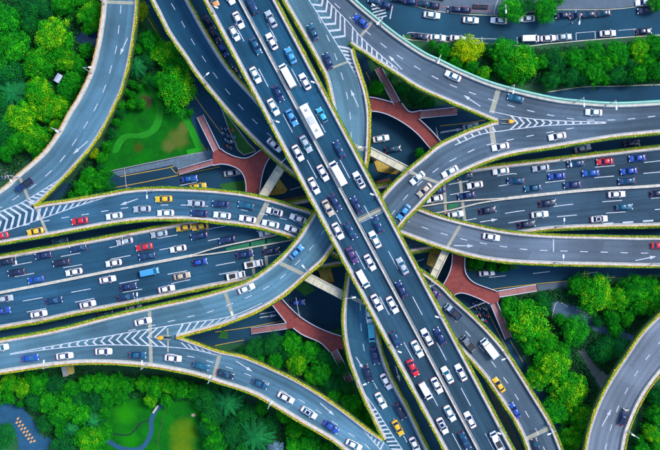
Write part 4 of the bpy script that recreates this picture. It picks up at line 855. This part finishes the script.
fleet('F', 'F', 1, lambda x, y: 'on the right to centre ramp' if x > 385 and y < 230 else 'on the bottom centre ramp', 'left', '557.5,136.3,wS 500.5,146.8,wS 450,171.5,wS 417.5,178,wS 424.5,190,eS 403.7,212,lS 369.5,315,wS 371.3,332.5,cV 375.2,356,dS 368,374,kS 386.3,381.5,wS 381,400.5,wS 400,411.5,kS 398,428,yS 415,445,wS')
fleet('A', 'A', 1, lambda x, y: 'on the top centre ramp' if y < 150 else 'on the broad left ramp', 'left', '313,32,tS 328,61,dS 143,321.5,wS 246.5,288.5,wS 296.5,252,lS 0,348,wS')
fleet('I', 'I', 1, 'on the bottom left ramp above the park', 'left', '30,358,bS 64.5,356,wS 103.5,351.5,wS 137.5,355,tS 173,358.3,wS 200.7,366,tS 225.5,374,kS 260,383.7,tS 286,397.7,wS 309,412.7,wS* 331,427,bS 354,445,wS')
fleet('R1', 'R1', 1, 'on the top left curved ramp', 'left', '24,185.5,dP')
fleet('J', 'J', -1, 'on the bottom right curved ramp', 'left', '623.5,417,kS*')
gg = 'cars on the ground level roads'
fleet('g', 'gEW', 1, 'on the ground road below the decks', 'left', '189.5,179,bS 198,186.5,yS 232,173,sS 300,205,sS 381,138.5,wS 393,149,kS 471,126.5,sS 583,148.5,sS 632,143.5,kS 60,241.5,tS 105,314.3,kS 133.5,308,sS 298,302.5,bH 414,243,wS 487,273,wS', gg)
fleet('g', 'gNS', 1, 'in the dark gap left of the long viaduct', 'left', '209,23,kS 214,35,kS 223,50,bH', gg)
gk = 'cars on the street at the top right'
fleet('g', 'K', 1, 'driving on the top right street', 'left', '432,15,wS 471,20,wS', gk)
fleet('g', 'K', 1, 'parked along the near kerb of the top right street', 'left', '421,36.5,kS 438,37.5,wS 458,38.5,wS 530.5,38.8,wV 548.5,38.2,wS 564,37,sS 608,33.3,wS 644,31.3,kS', gk)
fleet('g', 'K', -1, 'parked along the far kerb of the top right street', 'left', '499,20.5,wS 527,18.5,wS 603,13.2,kS 646,10.5,kS 644,2.5,wS 562.5,15.5,kH 577,15.5,kH 588.5,14.5,kH 375,1,dH 385,5,dH 455,9.5,kH 464,10,kH 398,-1,kH 410,1.5,dH 423,3.5,kH 433,5.5,kH', gk)
number(CARS)

# ------------------------------------------------------------------ scooters and riders
def scooter_parts():
    P = []; m = MB(); m.box((0, 0, .42), (1.1, .26, .22)); m.box((.45, 0, .62), (.14, .36, .55)); m.box((-.45, 0, .55), (.5, .3, .2)); P.append(('body', m.mesh('scooter_body', [pmat('dark blue')])))
    m = MB(); m.box((-.3, 0, .76), (.6, .28, .12)); P.append(('seat', m.mesh('scooter_seat', [M_DARK])))
    m = MB(); m.cyl((.5, -.33, .98), (.5, .33, .98), .03, n=6); m.cyl((.5, 0, .5), (.48, 0, .98), .04, n=6); P.append(('handlebar', m.mesh('handlebar', [M_LAMP])))
    for x in (-.6, .6): m = MB(); m.cyl((x, -.06, .26), (x, .06, .26), .26, n=12); P.append(('wheel', m.mesh('scooter_wheel', [M_TYRE])))
    return P
SP = scooter_parts()
def rider_mesh():
    bm = bmesh.new()
    pts = [(-.28, 0, .92), (-.22, 0, 1.2), (-.12, 0, 1.48), (-.1, 0, 1.6), (-.07, 0, 1.72), (-.12, .2, 1.45), (.12, .28, 1.2), (.42, .28, 1.03), (-.12, -.2, 1.45), (.12, -.28, 1.2), (.42, -.28, 1.03), (-.2, .12, .9), (.18, .17, .86), (.2, .15, .42), (.3, .15, .36), (-.2, -.12, .9), (.18, -.17, .86), (.2, -.15, .42), (.3, -.15, .36)]
    ed = [(0, 1), (1, 2), (2, 3), (3, 4), (2, 5), (5, 6), (6, 7), (2, 8), (8, 9), (9, 10), (0, 11), (11, 12), (12, 13), (13, 14), (0, 15), (15, 16), (16, 17), (17, 18)]
    rad = [.17, .16, .18, .06, .11, .08, .055, .045, .08, .055, .045, .11, .085, .06, .05, .11, .085, .06, .05]
    me = bpy.data.meshes.new('rider_body'); me.from_pydata(pts, ed, []); ob = bpy.data.objects.new('tmp', me); C.objects.link(ob)
    md = ob.modifiers.new('s', 'SKIN')
    for i, r in enumerate(rad): me.skin_vertices[0].data[i].radius = (r, r)
    me.skin_vertices[0].data[0].use_root = True
    ob.modifiers.new('u', 'SUBSURF').levels = 1
    dg = bpy.context.evaluated_depsgraph_get(); dg.update(); r = bpy.data.meshes.new_from_object(ob.evaluated_get(dg)); bpy.data.objects.remove(ob)
    bm.free(); r.materials.clear(); r.materials.append(mat('jacket_blue', (.05, .12, .35), var=.1)); return r
RM = rider_mesh()
mh = MB()
for i in range(5):
    a0, a1 = math.pi / 2 * i / 5 - .2, math.pi / 2 * (i + 1) / 5 - .2; mh.cyl((-.07, 0, 1.72 + .15 * math.sin(a0)), (-.07, 0, 1.72 + .15 * math.sin(a1)), .15 * math.cos(a0), max(.01, .15 * math.cos(a1)), 10)
HM = mh.mesh('helmet', [M_HL])
SC = []; RD = []
def scooter(x, y, a, col, place, rider=True, grp=None):
    p = W(x, y, .7); r = empty('scooter', (p.x, p.y, .06 if rider else .15), R(a)); r['category'] = 'scooter'; r['group'] = grp or 'scooters waiting at the ground crossing'
    for nm, me in SP:
        o = bpy.data.objects.new(nm, me); C.objects.link(o); o.parent = r
        if nm == 'body': o.material_slots[0].link = 'OBJECT'; o.material_slots[0].material = pmat(col)
    SC.append(dict(o=r, look=f"{col} scooter", place=place, pos=x, end='left'))
    if rider:
        b = empty('person', (p.x, p.y, .06), R(a)); b['category'] = 'person'; b['group'] = 'scooter riders'
        o = bpy.data.objects.new('body', RM); C.objects.link(o); o.parent = b; jc = random.choice(['blue', 'white', 'black', 'light blue', 'red'])
        o.material_slots[0].link = 'OBJECT'; o.material_slots[0].material = mat('jacket_' + jc.replace(' ', '_'), PAINT[jc], rough=.8, var=.15)
        h = bpy.data.objects.new('helmet', HM); C.objects.link(h); h.parent = b
        hc = random.choice(['white', 'blue', 'yellow']); h.material_slots[0].link = 'OBJECT'; h.material_slots[0].material = pmat(hc)
        RD.append(dict(o=b, look=f"scooter rider in {jc} jacket, {hc} helmet", place=place, pos=x, end='left'))
rs = random.Random(3)
for i in range(14):
    x = 222 + (i % 4) * 3.6 + (i // 4) * 1.6 + rs.uniform(-1, 1); y = 128 + (i // 4) * 6 + (i % 4) * .8 + rs.uniform(-1.2, 1.2); scooter(x, y, -60 + rs.uniform(-8, 8), rs.choice(['dark blue', 'black', 'light blue']), 'by upper left grass wedge')
for i in range(15):
    x = 473 + (i % 4) * 3.8 + (i // 4) * 1.8 + rs.uniform(-1, 1); y = 303 + (i // 4) * 6 + rs.uniform(-1.2, 1.2); scooter(x, y, 120 + rs.uniform(-8, 8), rs.choice(['dark blue', 'black', 'light blue']), 'below lower right walkway')
for i in range(20):
    x = 398 + i * 2.4; y = -7.5 + i * .38; scooter(x, y - 1.5, 75 + rs.uniform(-6, 6), rs.choice(['dark blue', 'black', 'light blue', 'red']), 'parked in the row at the top kerb', False, 'scooters parked on the pavement at the top')
for i in range(8):
    x = 474 + i * 2; scooter(x, 6.0 + i * .1, 80 + rs.uniform(-6, 6), rs.choice(['dark blue', 'black', 'red']), 'parked in the short row on the top pavement', False, 'scooters parked on the pavement at the top')
for i in range(4): scooter(2 + i * 3, 178 - i * .5, 70, rs.choice(['light blue', 'white']), 'parked at the left edge beside the curved ramp', False, 'scooters parked by the side path')
for x, y in ((240, 76.5), (236, 70), (232, 66)): scooter(x, y, -62, 'white', 'in gap left of long viaduct', True)
number(SC); number(RD)

# ------------------------------------------------------------------ lamps
LP = []
m = MB(); m.cyl((0, 0, 0), (0, 0, 8.6), .13, .08, 8); LPOLE = m.mesh('pole', [M_LAMP])
m = MB(); m.cyl((0, 0, 8.5), (1.7, 0, 9.0), .07, .05, 6); LARM = m.mesh('arm', [M_LAMP])
m = MB(); m.box((2.1, 0, 9.0), (1.0, .42, .14)); LHEAD = m.mesh('lamp_head', [M_GLAMP])
m = MB(); m.box((0, 0, .15), (.5, .5, .3)); LBASE = m.mesh('base', [M_CONG])
def lamp(key, x, y, a, place):
    zf = DECKS[key]['zf'] if key in DECKS else (lambda a, b: 0); z = zf(x, y) + (.93 if key in DECKS else 0); p = W(x, y, z)
    r = empty('street_lamp', (p.x, p.y, z), R(a)); r['category'] = 'street lamp'; r['group'] = 'street lamps along the roads'
    for nm, me in (('pole', LPOLE), ('arm', LARM), ('lamp_head', LHEAD), ('base', LBASE)): o = bpy.data.objects.new(nm, me); C.objects.link(o); o.parent = r
    LP.append(dict(o=r, look='slim white street lamp', place=place, pos=x, end='left'))
for t in ((['R1', 91.5, 73, 0]), ['R1', 60.5, 131, -30], ['R1', 18, 177, -50], ['R1', 104.5, 4, 0]): lamp(*t, 'on top left ramp')
for t in (['NS', 213.5, 13, -20], ['NS', 272.5, 123, -20], ['NS', 332, 235, -20], ['NS', 390, 344.5, -20]): lamp(*t, 'on left edge of long viaduct')
for t in (['NS', 320.5, 90, 160], ['NS', 377.5, 198, 160], ['NS', 440, 316, 160], ['NS', 500, 428, 160]): lamp(*t, 'on right edge of long viaduct')
for t in (['D', 206.5, 84, 40], ['D', 283, 164.5, 40], ['D', 555, 262.6, 90], ['D', 652, 263.6, 90]): lamp(*t, 'on lower edge of grey straight ramp')
for t in (['G', 153, 190.6, -85], ['G', 504, 352, 200], ['G', 548, 424, 200], ['G', 432, 282, 200]): lamp(*t, 'on left loop to lower right ramp')
for t in (['I', 53, 364, 80], ['I', 147.5, 364.5, 80], ['I', 212, 378, 70], ['I', 270, 402.5, 60]): lamp(*t, 'on park edge of bottom left ramp')
for t in (['A', 309, 270.5, 130], ['A', 238, 317, 110], ['A', 366.5, 150, 180]): lamp(*t, 'on the right edge of the broad left ramp')
for t in (['F', 356.5, 381, 20], ['F', 345.8, 296, 10], ['F', 409, 172.3, -45]): lamp(*t, 'on the edge of the centre loop ramp')
for t in (['C', 437, 61, -110], ['C', 508, 89.5, -100], ['C', 575, 102, -90], ['C', 606, 105, -90], ['C', 381, 25, -130]): lamp(*t, 'on the mint railing of the top right ramp')
for t in (['EW', 26, 254, -80], ['EW', 129, 234.8, -80], ['EW', 562, 160, -85]): lamp(*t, 'on upper edge of low viaduct')
for t in (['EW', 42, 319, 90], ['EW', 144, 299, 90], ['EW', 556, 227, 90]): lamp(*t, 'on lower edge of low viaduct')
lamp('J', 628.5, 431, 150, 'on the right edge of the bottom right ramp')
for t in (['g', 572, 23, -100], ['g', 500, 12, -90], ['g', 378, 16, 150]): lamp(*t, 'beside the top right street')
number(LP)
# traffic signals at ground level
def signal(x, y, a, label):
    p = W(x, y, 0); r = empty('traffic_signal', (p.x, p.y, 0), R(a)); tag(r, label, 'traffic signal', 'traffic signals over the ground roads')
    m = MB(); m.cyl((0, 0, -.05), (0, 0, 6.2), .13, .1, 8); m.build('pole', M_LAMP, r); m = MB(); m.cyl((0, 0, 6), (5.6, 0, 6.2), .09, .06, 6); m.build('arm', M_LAMP, r)
    for k in (2.2, 5.0):
        m = MB(); m.box((k, 0, 5.9), (1.15, .28, .42)); s = m.build('signal_head', M_DARK, r)
        for j, c in enumerate(((.7, .02, .02), (.7, .4, .02), (.02, .6, .2))): m = MB(); m.cyl((k - .36 + j * .36, .14, 5.9), (k - .36 + j * .36, .2, 5.9), .13, n=10); m.build('lens', mat('lens' + str(j), c, rough=.3), s)
signal(131, 188, 95, 'white traffic signal mast beside the left ground road')
signal(483, 300, 200, 'white traffic signal mast by the lower right red walkway')
signal(303, 189, -30, 'white traffic signal mast under the viaduct, upper left of centre')
signal(300, 314, 100, 'white traffic signal mast beside the lower left red walkway')

# crash cushions at ramp noses
def cushion(x, y, a, label):
    z = zR(x, y); p = W(x, y, z); r = empty('crash_cushion', (p.x, p.y, z + .02), R(a)); tag(r, label, 'crash barrier', 'orange crash cushions at the ramp noses')
    M_O = mat('cushion_orange', (.90, .42, .01), var=.08, rough=.5)
    m = MB(); m.cyl((0, 0, 0), (0, 0, .95), .62, .56, 16); m.cyl((0, 0, .95), (0, 0, 1.05), .56, .3, 16); m.build('barrel', M_O, r)
    m = MB(); m.prism([(.4, -.55), (1.25, 0), (.4, .55)], 0, .9); m.build('nose_fin', M_O, r)
    m = MB(); m.cyl((0, 0, .35), (0, 0, .6), .64, .62, 16, cap=False); m.build('reflective_band', M_WHITE, r)
    for s in (-1, 1): m = MB(); m.box((-1.6, s * .55, .42), (2.0, .08, .7)); m.build('side_panel', M_CON, r)
cushion(161.5, 337.5, 180, 'orange crash cushion at the split of the two left ramps'); cushion(510, 121.8, 0, 'orange crash cushion at the split of the two right ramps')

# park things
def hut(x, y):
    p = W(x, y, 0); r = empty('park_hut', (p.x, p.y, 0), R(12)); tag(r, 'small hut with grey and ochre roof halves below the bottom left ramp', 'hut')
    m = MB(); m.box((0, 0, 1.2), (2.8, 2.4, 2.4)); m.build('wall', M_CON, r)
    m = MB(); m.prism([(-1.6, -1.5), (0, -1.5), (0, 1.5), (-1.6, 1.5)], 2.4, 2.6); m.build('roof', M_CONG, r)
    m = MB(); m.prism([(0.02, -1.3), (2.0, -.6), (2.1, 1.1), (0.02, 1.5)], 2.5, 2.7); m.build('roof', M_OCH, r)
    m = MB(); m.box((.3, -1.21, 1.05), (.9, .06, 2.0)); m.build('door', M_DARK, r)
hut(70, 369.5)
def shelter(x, y, a, label, c=(.5, .58, .75)):
    p = W(x, y, 3); r = empty('garden_shelter', (p.x, p.y, 0), R(a)); tag(r, label, 'shelter', 'small pale shelters in the park')
    for sx in (-1, 1):
        for sy in (-1, 1): m = MB(); m.cyl((sx * .9, sy * .6, -.05), (sx * .9, sy * .6, 2.8), .07, n=8); m.build('post', M_LAMP, r)
    m = MB(); m.add([(-1.3, -.9, 2.8), (1.3, -.9, 2.8), (1.3, .9, 2.8), (-1.3, .9, 2.8), (-1.3, 0, 3.3), (1.3, 0, 3.3)], [(0, 1, 5, 4), (2, 3, 4, 5), (0, 4, 3), (1, 2, 5), (3, 2, 1, 0)]); m.build('roof', mat('shelter_roof' + str(int(x)), c, var=.12, scale=2), r)
shelter(58, 78, 60, 'pale lavender shelter roof among the top left trees'); shelter(14, 15, 10, 'small grey shelter roof in the top left corner', (.2, .26, .35))
p = W(156, 409, 0); r = empty('garden_bench', (p.x, p.y, .08), R(55)); tag(r, 'white curved bench where the blue garden path meets the trees', 'bench')
m = MB(); m.box((0, 0, .45), (2.8, .5, .08)); m.build('seat', M_CON, r)
for s in (-1, 1): m = MB(); m.box((s * 1.1, 0, .2), (.15, .45, .4)); m.build('leg', M_CONG, r)
m = MB(); m.box((0, .28, .8), (2.8, .06, .45)); m.build('backrest', M_CON, r)
p = W(193, 415, 0); r = empty('garden_rock', (p.x, p.y, .06)); tag(r, 'pale boulder lying alone on the bottom lawn', 'rock')
m = MB(); m.add([(-.7, -.3, 0), (.1, -.6, 0), (.8, -.1, 0), (.5, .5, 0), (-.5, .5, 0), (-.4, -.1, .5), (.2, -.2, .7), (.4, .2, .5), (-.2, .25, .55)], [(0, 1, 6, 5), (1, 2, 7, 6), (2, 3, 7), (3, 4, 8, 7), (4, 0, 5, 8), (5, 6, 7, 8), (4, 3, 2, 1, 0)]); m.build('stone', mat('boulder', (.5, .38, .32)), r)
blue_stones = []
for i in range(8):
    for j in (0, 1):
        x, y = 18 + i * 2.35 + (j * -.9), 418.5 + i * 3.2 + j * 4; x -= j * .2
        if i == 7 and j == 1: continue
        p = W(x, y, .1); m = MB(); m.prism([(p.x + dx * .42 * math.cos(.8) - dy * .28 * math.sin(.8), p.y + dx * .42 * math.sin(.8) + dy * .28 * math.cos(.8)) for dx, dy in ((-1, -.7), (0, -1), (1, -.7), (1, .7), (0, 1), (-1, .7))], .03, .22)
        o = m.build('stepping_stone', mat('terracotta', (.72, .36, .16), var=.1)); o['category'] = 'stepping stone'; o['group'] = 'terracotta stepping stones on the blue plaza'
        blue_stones.append(dict(o=o, look='terracotta stone slab', place='in the ' + ('right' if j == 0 else 'left') + ' row on the blue plaza', pos=y, end='top'))
number(blue_stones)
p = W(12.5, 441, 0)

# ------------------------------------------------------------------ trees
def crown_mesh(seed, nb, leaves, leaf, flat=.75, br=(.2, .32)):
    rr = random.Random(seed); vs, fs, val = [], [], []
    blobs = []
    for i in range(nb):
        g = i * 2.39996; f = (i + .5) / nb; rad = math.sqrt(f) * .80 * rr.uniform(.70, 1.25) * (1 + .16 * math.sin(2 * g + seed) + .10 * math.sin(5 * g + seed * 2)); z = math.sqrt(max(0, 1 - min(1, rad * rad))) * flat * rr.uniform(.72, 1.12) + rr.uniform(-.12, .08)
        blobs.append((rad * math.cos(g), rad * math.sin(g), z - .1, rr.uniform(*br), rr.random()))
    for i in range(nb // 2):
        g = rr.uniform(0, 6.28); blobs.append((math.cos(g) * rr.uniform(.5, .9), math.sin(g) * rr.uniform(.5, .9), rr.uniform(-.15, .25), rr.uniform(*br), rr.random() * .4))
    for bx, by, bz, b, val_ in blobs:
        for _ in range(leaves):
            d = Vector((rr.gauss(0, 1), rr.gauss(0, 1), rr.gauss(.35, 1))).normalized(); c = Vector((bx, by, bz)) + d * b * (rr.uniform(.75, 1.08) if rr.random() < .85 else rr.uniform(1.0, 1.4))
            n = (d + Vector((rr.gauss(0, .5), rr.gauss(0, .5), rr.gauss(0, .5)))).normalized(); a = n.orthogonal().normalized(); a.rotate(Matrix.Rotation(rr.uniform(0, 6.28), 3, n)); e = n.cross(a)
            s = leaf * rr.uniform(.7, 1.3); o = len(vs); vs += [c - a * s, c - e * s * .7, c + a * s, c + e * s * .7]; fs.append((o, o + 1, o + 2, o + 3)); val.append(min(1, max(0, val_ + rr.uniform(-.12, .12))))
    me = bpy.data.meshes.new('crown'); me.from_pydata([tuple(v) for v in vs], [], fs); at = me.attributes.new('clump', 'FLOAT', 'FACE'); at.data.foreach_set('value', val); me.materials.append(None); me.update(); return me
def feather_mesh(seed, nfr=26):
    rr = random.Random(seed); vs, fs, val = [], [], []
    for i in range(nfr):
        a = i * 2.39996 + rr.uniform(-.1, .1); L = rr.uniform(.7, 1.05); up = rr.uniform(.1, .7); v_ = rr.random()
        for k in range(34):
            t = (k + .5) / 34; c = Vector((math.cos(a) * t * L, math.sin(a) * t * L, .75 * up + .2 - t * t * .5))
            for s in (-1, 1):
                d = Vector((math.cos(a + s * .7), math.sin(a + s * .7), -.25 + rr.uniform(-.1, .1))); l = .16 * (1.15 - t) + .05; w = Vector((-d.y, d.x, .1)) * .018
                c2 = c + d * l; o = len(vs); vs += [c - w, c + w, c2 + w * .4, c2 - w * .4]; fs.append((o, o + 1, o + 2, o + 3)); val.append(min(1, max(0, v_ + rr.uniform(-.3, .3))))
    me = bpy.data.meshes.new('crown'); me.from_pydata([tuple(v) for v in vs], [], fs); at = me.attributes.new('clump', 'FLOAT', 'FACE'); at.data.foreach_set('value', val); me.materials.append(None); me.update(); return me
CR = [crown_mesh(s, nb, lv, lf, fl, br) for s, nb, lv, lf, fl, br in ((1, 64, 120, .030, .75, (.13, .27)), (2, 84, 95, .028, .8, (.11, .24)), (3, 52, 140, .032, .7, (.14, .30)), (4, 92, 90, .027, .7, (.10, .22)))]
CRD = [crown_mesh(s, nb, lv, lf, fl, (.24, .36)) for s, nb, lv, lf, fl in ((11, 40, 150, .030, .6), (12, 34, 170, .029, .65))]
FE = [feather_mesh(5, 64), feather_mesh(6, 78)]
def leafm(name, lo, mid, hi, pos=.62):
    m = mat(name, hi, col2=lo, island=.38, attr='clump', rough=.75, spec=.12); r = [n for n in m.node_tree.nodes if n.type == 'VALTORGB'][0]
    e = r.color_ramp.elements.new(pos); e.color = (*mid, 1); return m
LEAF = {'bright': leafm('leaf_bright', (.004, .19, .008), (.022, .44, .006), (.28, .64, .006), .62), 'mid': leafm('leaf_mid', (.003, .15, .012), (.008, .34, .010), (.05, .54, .008), .62),
        'dark': leafm('leaf_dark', (.003, .09, .030), (.005, .19, .030), (.014, .32, .022)), 'yellow': leafm('leaf_yellow', (.06, .30, .004), (.30, .56, .003), (.60, .66, .003), .5),
        'teal': leafm('leaf_teal', (.003, .10, .025), (.005, .15, .035), (.012, .24, .045)), 'pale': leafm('leaf_pale', (.12, .28, .40), (.25, .42, .55), (.45, .62, .72))}
LOOK = {'bright': 'bright lime tree', 'mid': 'mid green tree', 'dark': 'dark green tree', 'yellow': 'golden yellow tree', 'teal': 'blue-green feathery tree', 'pale': 'pale silvery blue tree'}
tb = MB(); tb.cyl((0, 0, -.05), (0, 0, .55), .05, .035, 8)
for i in range(6):
    a = i * 1.05; tb.cyl((0, 0, .4 + .02 * i), (.42 * math.cos(a), .42 * math.sin(a), .78), .028, .01, 6)
TRUNK = tb.mesh('trunk', [M_BARK])
TR = []
ti = 0
def tree(x, y, r, kind, place, h=None):
    global ti; ti += 1
    rm = r * S0; hh = h or min(8.6, 3.2 + rm * .75); p = W(x, y, hh * .75)
    root = empty('shrub' if rm < 2.2 else 'tree', (p.x, p.y, -.03), random.uniform(0, 6.28)); root['category'] = 'shrub' if rm < 2.2 else 'tree'; root['group'] = 'trees ' + place
    t = bpy.data.objects.new('trunk', TRUNK); C.objects.link(t); t.parent = root; t.scale = (min(9, rm * 1.3), min(9, rm * 1.3), hh * .95)
    me = FE[ti % 2] if kind == 'teal' else (CRD[ti % 2] if kind == 'dark' else CR[ti % 4]); c = bpy.data.objects.new('crown', me); C.objects.link(c); c.parent = root
    cz = max(hh * .42, .6); zt = (hh - cz) / .85
    c.location = (0, 0, cz); c.scale = (rm * random.uniform(.98, 1.14), rm * random.uniform(.86, 1.02), zt); c.rotation_euler = (random.uniform(-.1, .1), random.uniform(-.1, .1), 0); c.material_slots[0].link = 'OBJECT'; c.material_slots[0].material = LEAF[kind]
    lk = LOOK[kind] if rm >= 2.2 else LOOK[kind].replace('tree', 'shrub')
    TR.append(dict(o=root, look=('large ' if r >= 20 else ('small ' if r < 12 else '')) + lk, place=place, pos=x, end='left'))
TD = {'in the top left wood': '52,36,22,bright 38,62,16,bright 66,60,14,bright 92,14,16,bright 62,1,13,mid 4,22,18,mid 13,46,18,mid 7,72,15,dark 27,4,15,dark 44,10,10,dark 12,93,16,teal 38,92,17,bright 21,116,18,bright 58,106,14,bright 32,138,17,bright 55,126,8,bright 74,80,11,mid 4,126,14,dark 40,154,9,mid 1,100,14,dark 86,50,8,mid 15,142,12,mid -8,140,14,dark -12,60,18,mid 66,90,11,mid 78,66,10,mid 30,22,11,dark 75,-8,16,mid 48,112,12,bright 5,152,9,mid 88,28,7,mid',
      'by the upper left park lawn': '139,10,9,yellow 150,40,12,mid 164,52,13,bright 176,68,13,mid 177,88,21,bright 163,80,11,mid 138,49,6,mid 136,66,11,teal 147,60,8,dark 132,84,5,mid 131,95,4.5,mid 131,104,6,mid 141,104,5.5,mid 122,106,5,mid 139,87,3.5,mid 126,92,4,mid 116,122,5,mid 111,133,5,dark 106,146,6,mid 101,158,6,mid 152,82,6,dark 160,96,5,mid 166,100,5,dark 100,168,5,dark 120,113,5,dark 190,112,4,mid',
      'between the two left ramps': '83,189,11,mid 97,181,11,mid 110,188,6,dark 72,196,6,mid 93,153,6,yellow 104,174,8,mid 88,176,9,mid 98,192,6,dark',
      'between top right ramp and street': '468,49,16,yellow 444,51,9,mid 456,62,8,mid 504,50,14,mid 524,64,17,bright 506,68,12,mid 471,66,8,mid 484,73,8,bright 490,48,6,dark 433,45,5,mid 514,76,8,bright',
      'in the right part of the top green belt': '556,60,12,dark 575,58,12,mid 596,52,12,mid 618,54,13,mid 640,51,13,bright 656,46,12,mid 552,80,9,dark 572,76,10,dark 594,72,12,mid 617,74,10,dark 640,73,10,mid 657,70,11,mid 562,57,5,bright 543,62,8,mid 606,63,10,mid 630,63,9,dark 674,60,14,mid 583,66,9,mid 648,60,9,mid 583,80,6,dark 605,80,6,mid 630,80,6,dark',
      'on the pavement at the top right': '512,9,14,mid 546,8,13,mid 528,2,9,dark 657,3,8,mid 558,-4,9,mid',
      'in the notches of the red walkway': '377,88,8,mid 420,153,6,mid 404,88,7,dark 417,97,7,dark 430,102,6,dark 392,76,5,dark 480,263,6,mid 492,266,6,mid 504,268,5,mid 471,263,4,mid',
      'in the right wood below the straight ramp': '527,321,24,bright 510,308,12,mid 543,303,10,dark 554,366,20,bright 538,378,13,bright 571,392,20,bright 556,412,14,mid 582,418,15,bright 572,438,14,bright 576,331,16,mid 597,294,19,bright 577,285,10,mid 619,299,13,bright 638,290,16,mid 655,300,14,bright 640,308,10,mid 606,350,13,dark 620,347,11,teal 612,318,9,mid 563,350,9,mid 598,322,6,dark 668,292,14,mid 546,342,12,bright 566,456,14,mid 616,330,8,mid 628,318,9,mid 650,285,9,mid 560,320,7,mid 530,347,9,mid 588,440,6,mid',
      'beyond the bottom right ramp': '652,434,10,bright 660,415,12,mid 642,452,10,mid 668,398,14,dark 660,452,12,mid 655,398,7,dark 640,440,6,mid',
      'in the lower left wood by the walkway': '255,350,11,dark 272,344,12,dark 292,344,12,mid 309,352,13,mid 297,363,13,bright 275,361,9,mid 321,372,13,mid 312,376,9,bright 334,385,11,dark 325,358,11,dark 340,370,10,dark 286,352,8,dark 260,360,5,mid 240,352,5,dark 334,395,9,mid 352,404,11,mid 365,418,8,mid 344,388,7,dark 357,414,6,mid 374,428,5,mid 306,384,5,mid',
      'in the bottom left wood': '8,384,11,bright 22,388,10,bright 38,384,11,mid 54,386,11,dark 70,390,10,mid 86,384,10,mid 100,385,11,mid 115,384,10,mid 48,402,12,mid 66,406,12,mid 80,414,13,mid 58,418,12,mid 34,402,9,dark 95,402,11,dark 108,398,9,mid 44,424,9,dark 70,430,9,teal 92,422,10,teal 88,440,15,bright 103,433,9,mid 60,432,8,mid 126,386,9,mid 142,384,8,bright 154,388,11,mid 168,386,10,bright 181,390,10,mid 150,400,8,bright 166,401,7,mid 194,392,9,mid 2,438,12,dark 5,432,9,teal 62,446,13,dark 120,397,8,mid 30,378,7,mid 78,400,9,dark 8,398,7,mid 20,404,4,mid -6,398,12,mid',
      'along the bottom edge below the long ramp': '208,396,12,dark 228,402,16,teal 214,414,12,dark 256,436,18,teal 232,432,14,dark 216,442,13,mid 246,414,12,dark 262,408,8,mid 275,449,9,pale 284,416,9,mid 296,430,10,bright 310,442,12,mid 294,446,10,mid 326,452,8,mid 270,424,9,dark 240,392,7,dark 242,450,12,dark 306,428,7,mid 205,430,8,dark 203,404,8,dark 207,418,7,mid 212,426,8,mid 104,412,7,mid 100,422,6,dark 98,452,8,mid'}
for place, txt in TD.items():
    for tok in txt.split(): x, y, r, k = tok.split(','); tree(float(x), float(y), float(r), k, place)
number(TR)
# undergrowth: nobody could count it
und = MB(); zones = [[(-20, -20), (102, -20), (96, 50), (60, 125), (12, 175), (-20, 175)], [(140, 20), (160, 50), (184, 95), (150, 72), (128, 100), (120, 115), (135, 70)], [(60, 200), (110, 190), (100, 165), (92, 155)], [(430, 58), (445, 44), (540, 50), (660, 40), (680, 82), (560, 86), (500, 80)],
                     [(505, 300), (560, 288), (680, 275), (680, 300), (640, 330), (600, 390), (582, 450), (570, 450), (540, 380)], [(645, 395), (680, 380), (680, 460), (630, 460)], [(240, 350), (290, 335), (335, 355), (350, 385), (340, 400), (300, 375)],
                     [(-20, 378), (75, 368), (200, 378), (340, 450), (210, 460), (215, 400), (150, 398), (100, 395), (85, 450), (50, 440), (30, 410), (-20, 395)], [(342, 398), (350, 386), (380, 438)], [(394, 78), (436, 102), (412, 107)], [(466, 258), (518, 267), (500, 271), (468, 270)]]
for zn in zones:
    xs = [p[0] for p in zn]; ys = [p[1] for p in zn]; area = (max(xs) - min(xs)) * (max(ys) - min(ys))
    for _ in range(int(area * .55)):
        p = (random.uniform(min(xs), max(xs)), random.uniform(min(ys), max(ys)))
        if inpoly(p, zn) and not inpoly(p, [(576, 350), (590, 374), (602, 392), (613, 378), (596, 366), (586, 348)]) and not inpoly(p, [(552, 299), (580, 306), (602, 324), (642, 336), (640, 345), (600, 335), (575, 322), (550, 320)]) and not inpoly(p, [(80, 28), (102, 28), (96, 50), (74, 42)]): leafquads(und, W(p[0], p[1], .1), .32, 3, (.5, .5, 1.2))
grs = MB(); LZ = [[(118, 130), (128, 102), (137, 82), (148, 74), (184, 92), (186, 110), (202, 149), (177, 155), (112, 169), (100, 172), (106, 150)], [(104, 395), (130, 392), (165, 404), (226, 398), (230, 455), (94, 455), (98, 440)]]
for zn in LZ:
    xs = [p[0] for p in zn]; ys = [p[1] for p in zn]
    for _ in range(int((max(xs) - min(xs)) * (max(ys) - min(ys)) * 1.1)):
        p = (random.uniform(min(xs), max(xs)), random.uniform(min(ys), max(ys)))
        if inpoly(p, zn): leafquads(grs, W(p[0], p[1], .03), .10, 1, (.3, .3, .10), 1.2)
o = grs.build('grass_tufts', M_LAWN, kind='stuff'); tag(o, 'green grass tufts standing on the two park lawns', 'grass')
o = und.build('undergrowth', mat('leaf_under', (.010, .13, .020), col2=(.005, .05, .020), scale=.15, island=.5, rough=.8, spec=.2), kind='stuff'); tag(o, 'dark green undergrowth covering the ground beneath the trees', 'undergrowth')
